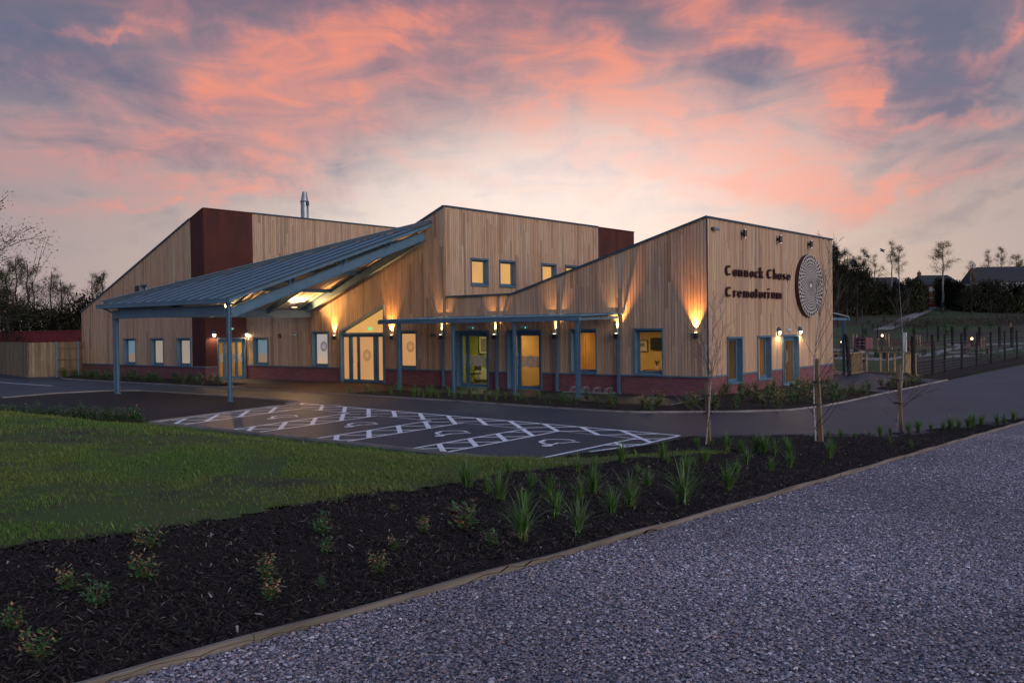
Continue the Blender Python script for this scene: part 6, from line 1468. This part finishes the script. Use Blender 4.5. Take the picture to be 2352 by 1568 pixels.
# brick memorial niche block
a = gp(*d9(498, 465)); b = gp(*d9(607, 468)); c_ = gp(*d9(685, 460)); NB = empty('memorial_wall', ((a[0] + c_[0]) / 2, (a[1] + c_[1]) / 2, 0), 'square red brick block with four open niches in the memorial garden', 'memorial')
va, vb, vc = Vector((*a, 0)), Vector((*b, 0)), Vector((*c_, 0)); hN = 1.14; nrm = Vector((-FWD[0], -FWD[1], 0))
mb = MB()
def pan(p, q, z0, z1, off0, off1):
    p = p.copy(); q = q.copy(); mb.hexa([tuple(p + nrm * off0 + Vector((0, 0, z0))), tuple(q + nrm * off0 + Vector((0, 0, z0))), tuple(q + nrm * off1 + Vector((0, 0, z0))), tuple(p + nrm * off1 + Vector((0, 0, z0))),
             tuple(p + nrm * off0 + Vector((0, 0, z1))), tuple(q + nrm * off0 + Vector((0, 0, z1))), tuple(q + nrm * off1 + Vector((0, 0, z1))), tuple(p + nrm * off1 + Vector((0, 0, z1)))])
ww = vb - va
for t0, t1 in ((0, .12), (.5, .56), (.94, 1.0)): pan(va + ww * t0, va + ww * t1, 0, hN, -.6, 0)
for s0, s1 in ((.12, .5), (.56, .94)):
    pan(va + ww * s0, va + ww * s1, 0, .12, -.6, -.001); pan(va + ww * s0, va + ww * s1, hN - .14, hN, -.6, -.001); pan(va + ww * s0, va + ww * s1, .12, hN - .14, -.65, -.6)
pan(vb, vc, 0, hN, -.3, 0); mb.build('brick_body', M['brick'], NB)
mb = MB()
for s0, s1 in ((.12, .5), (.56, .94)):
    for z in (.42, .72): pan(va + ww * (s0 + .002), va + ww * (s1 - .002), z, z + .04, -.59, .02)
mb.build('shelf', M['white'], NB)
# lit bollards of the garden
for i, (px, py, hh, lb) in enumerate(((790, 445, 1.55, 'garden lamp with round glowing head, left one beside the brick niche block'), (1778, 452, 1.5, 'garden lamp with round glowing head, right one behind the wire fence'), (335, 460, 1.0, 'tiny garden lamp seen between the gate and the canopy post'))):
    x, y = gp(*d9(px, py)); t = empty('garden_lamp', (x, y, 0), lb, 'lamp', 'lit lamps of the memorial garden')
    k = .5 if i == 2 else 1; zt = (2.65 - ((d9(0, (318, 353, 388)[i])[1] - (767.8 - .0134 * d9(px, 0)[0])) / FPX) * depth(x, y)[0])
    mb = MB(); mb.tube([(x, y, -.05), (x, y, zt - .1)], .05, 8); mb.build('pole', M['black'], t)
    mb = MB(); mb.tube([(x, y, zt - .1 * k), (x, y, zt - .07 * k), (x, y, zt), (x, y, zt + .10 * k), (x, y, zt + .15 * k)], [.04 * k, .09 * k, .12 * k, .08 * k, .02], 12); mb.build('globe', M['gardenglow'], t)
    ld = bpy.data.lights.new('lamp_light', 'POINT'); ld.energy = 10; ld.color = (1, .6, .3); ld.shadow_soft_size = .15; o = bpy.data.objects.new('lamp_light', ld); COL.objects.link(o); o.parent = t; o.location = (0, 0, zt + .3)
M['bench'] = mat('bench_timber', (.15, .075, .065), .8, var=.3)
# memorial stumps, benches, garden tree stakes
for i, (px, py, hpx) in enumerate(((505, 540, 75), (730, 545, 70), (828, 572, 85), (1255, 520, 55), (268, 550, 45), (1790, 452, 60), (600, 600, 20))):
    x, y = gp(*d9(px, py)); Dd = depth(x, y)[0]; h = hpx * 800 / 2352 / 1.63265 * Dd / FPX; t = empty('memorial_pillar', (x, y, 0), 'small dark memorial pillar in the garden, %s from the left' % ORD[sorted([505, 730, 828, 1255, 268, 1790, 600]).index(px)], 'memorial', 'dark memorial pillars in the garden')
    mb = MB(); mb.box(x - .17, x + .17, y - .14, y + .14, -.05, h * .8); mb.build('pillar', M['darkpost'], t); mb = MB(); mb.hexa([(x - .17, y - .14, h * .8), (x + .17, y - .14, h * .8), (x + .17, y + .14, h * .8), (x - .17, y + .14, h * .8), (x - .17, y - .14, h), (x + .1, y - .14, h * .88), (x + .1, y + .14, h * .88), (x - .17, y + .14, h)]); mb.build('cap', M['darkpost'], t)
for (px, py, lb, L_) in ((1090, 500, 'long slatted reddish bench in the memorial garden behind the white post', 5.2), (1840, 520, 'reddish garden bench at the right behind the wire fence', 2.0)):
    x, y = gp(*d9(px, py)); t = empty('garden_bench', (x, y, 0), lb, 'bench'); c0 = Vector((x, y, 0)); Rv = Vector((RGT[0], RGT[1], 0)); Fv = Vector((FWD[0], FWD[1], 0))
    mb = MB(); [mb.beam(c0 - Rv * L_ / 2 + Fv * k * .12 + Vector((0, 0, .48)), c0 + Rv * L_ / 2 + Fv * k * .12 + Vector((0, 0, .48)), .10, .05) for k in range(4)]; mb.build('seat', M['bench'], t)
    mb = MB(); n_ = int(L_ / .2); [mb.beam(c0 + Rv * (-L_ / 2 + (i + .5) * L_ / n_) + Fv * .5 + Vector((0, 0, .5)), c0 + Rv * (-L_ / 2 + (i + .5) * L_ / n_) + Fv * .55 + Vector((0, 0, 1.1)), .10, .03) for i in range(n_)]; mb.build('backrest', M['bench'], t)
    for s_ in (-.45, 0, .45): mb = MB(); mb.beam(c0 + Rv * L_ * s_ + Fv * .2 + Vector((0, 0, -.03)), c0 + Rv * L_ * s_ + Fv * .2 + Vector((0, 0, .46)), .4, .08, up=(RGT[0], RGT[1], 0)); mb.build('leg', M['bench'], t)
for i, (px, p0, p1) in enumerate(((470, 300, 372), (508, 298, 345), (745, 345, 500), (828, 296, 395), (862, 296, 400), (1175, 310, 405), (1205, 310, 415), (898, 390, 465), (1884, 340, 430), (1915, 340, 430), (2207, 180, 270))):
    x, y = gp(*d9(px, max(p1, 440))); x2, y2 = x, y; Dd = depth(x, y)[0]; h = (p1 - p0) * 800 / 2352 / 1.63265 * Dd / FPX; t = empty('garden_stake', (x, y, 0), 'pale slim tree stake in the garden, %s from the left' % ORD[i], 'stake', 'pale tree stakes in the garden')
    z0 = 2.65 - (d9(0, p1)[1] - (767.8 - .0134 * d9(px, 0)[0])) / FPX * Dd; mb = MB(); mb.box(x - .05, x + .05, y - .05, y + .05, -.05, z0 + h); mb.build('stake', M['newwood'], t)
    mb = MB(); mb.box(x - .06, x + .06, y - .06, y + .06, z0 + h * .8, z0 + h * .84); mb.build('tie', M['black'], t)
# low mounds of soil in the garden give the beds some body
for i in range(60):
    px = r.uniform(215, 2340); py = r.uniform(480, 600) if px > 1150 else r.uniform(500, 555); x, y = gp(*d9(px, py))
    place(shg, 'bush', (x, y, -.05), r.uniform(.3, .55), r.uniform(0, 6), 'low dark plant in the memorial garden beds', 'plant', 'low plants in the memorial garden')
# birds
for i, (u, v, D_, lb) in enumerate(((*[(3040 + 792 * 800 / 2352) / 1.63265, (800 + 408 * 800 / 2352) / 1.63265], 70, 'dark bird flying highest above the birches'), (*[(3040 + 460 * 800 / 2352) / 1.63265, (800 + 540 * 800 / 2352) / 1.63265], 75, 'dark bird flying low beside the bushy dark tree'), (*[(3040 + 630 * 800 / 2352) / 1.63265, (800 + 472 * 800 / 2352) / 1.63265], 72, 'dark bird flying in front of a birch crown'))):
    c = Vector(atD(u, v, D_)); t = empty('bird', c, lb, 'bird', 'birds in flight'); Rv = Vector((RGT[0], RGT[1], .25)).normalized(); up = Vector((0, 0, 1)); Fv = Vector((FWD[0], FWD[1], 0))
    mb = MB(); mb.tube([c - Rv * .22, c - Rv * .12, c + Rv * .05, c + Rv * .16, c + Rv * .22], [.01, .045, .05, .035, .01], 7); b_ = mb
    for s_ in (-1, 1):
        b_.face([c + Rv * .08, c - Rv * .08, c - Rv * .10 + Fv * s_ * .22 + up * .12 * s_, c + Rv * .05 + Fv * s_ * .22 + up * .14 * s_]); b_.face([c + Rv * .05 + Fv * s_ * .22 + up * .14 * s_, c - Rv * .10 + Fv * s_ * .22 + up * .12 * s_, c - Rv * .02 + Fv * s_ * .48 + up * .2 * s_])
    b_.build('body', M['black'], t)
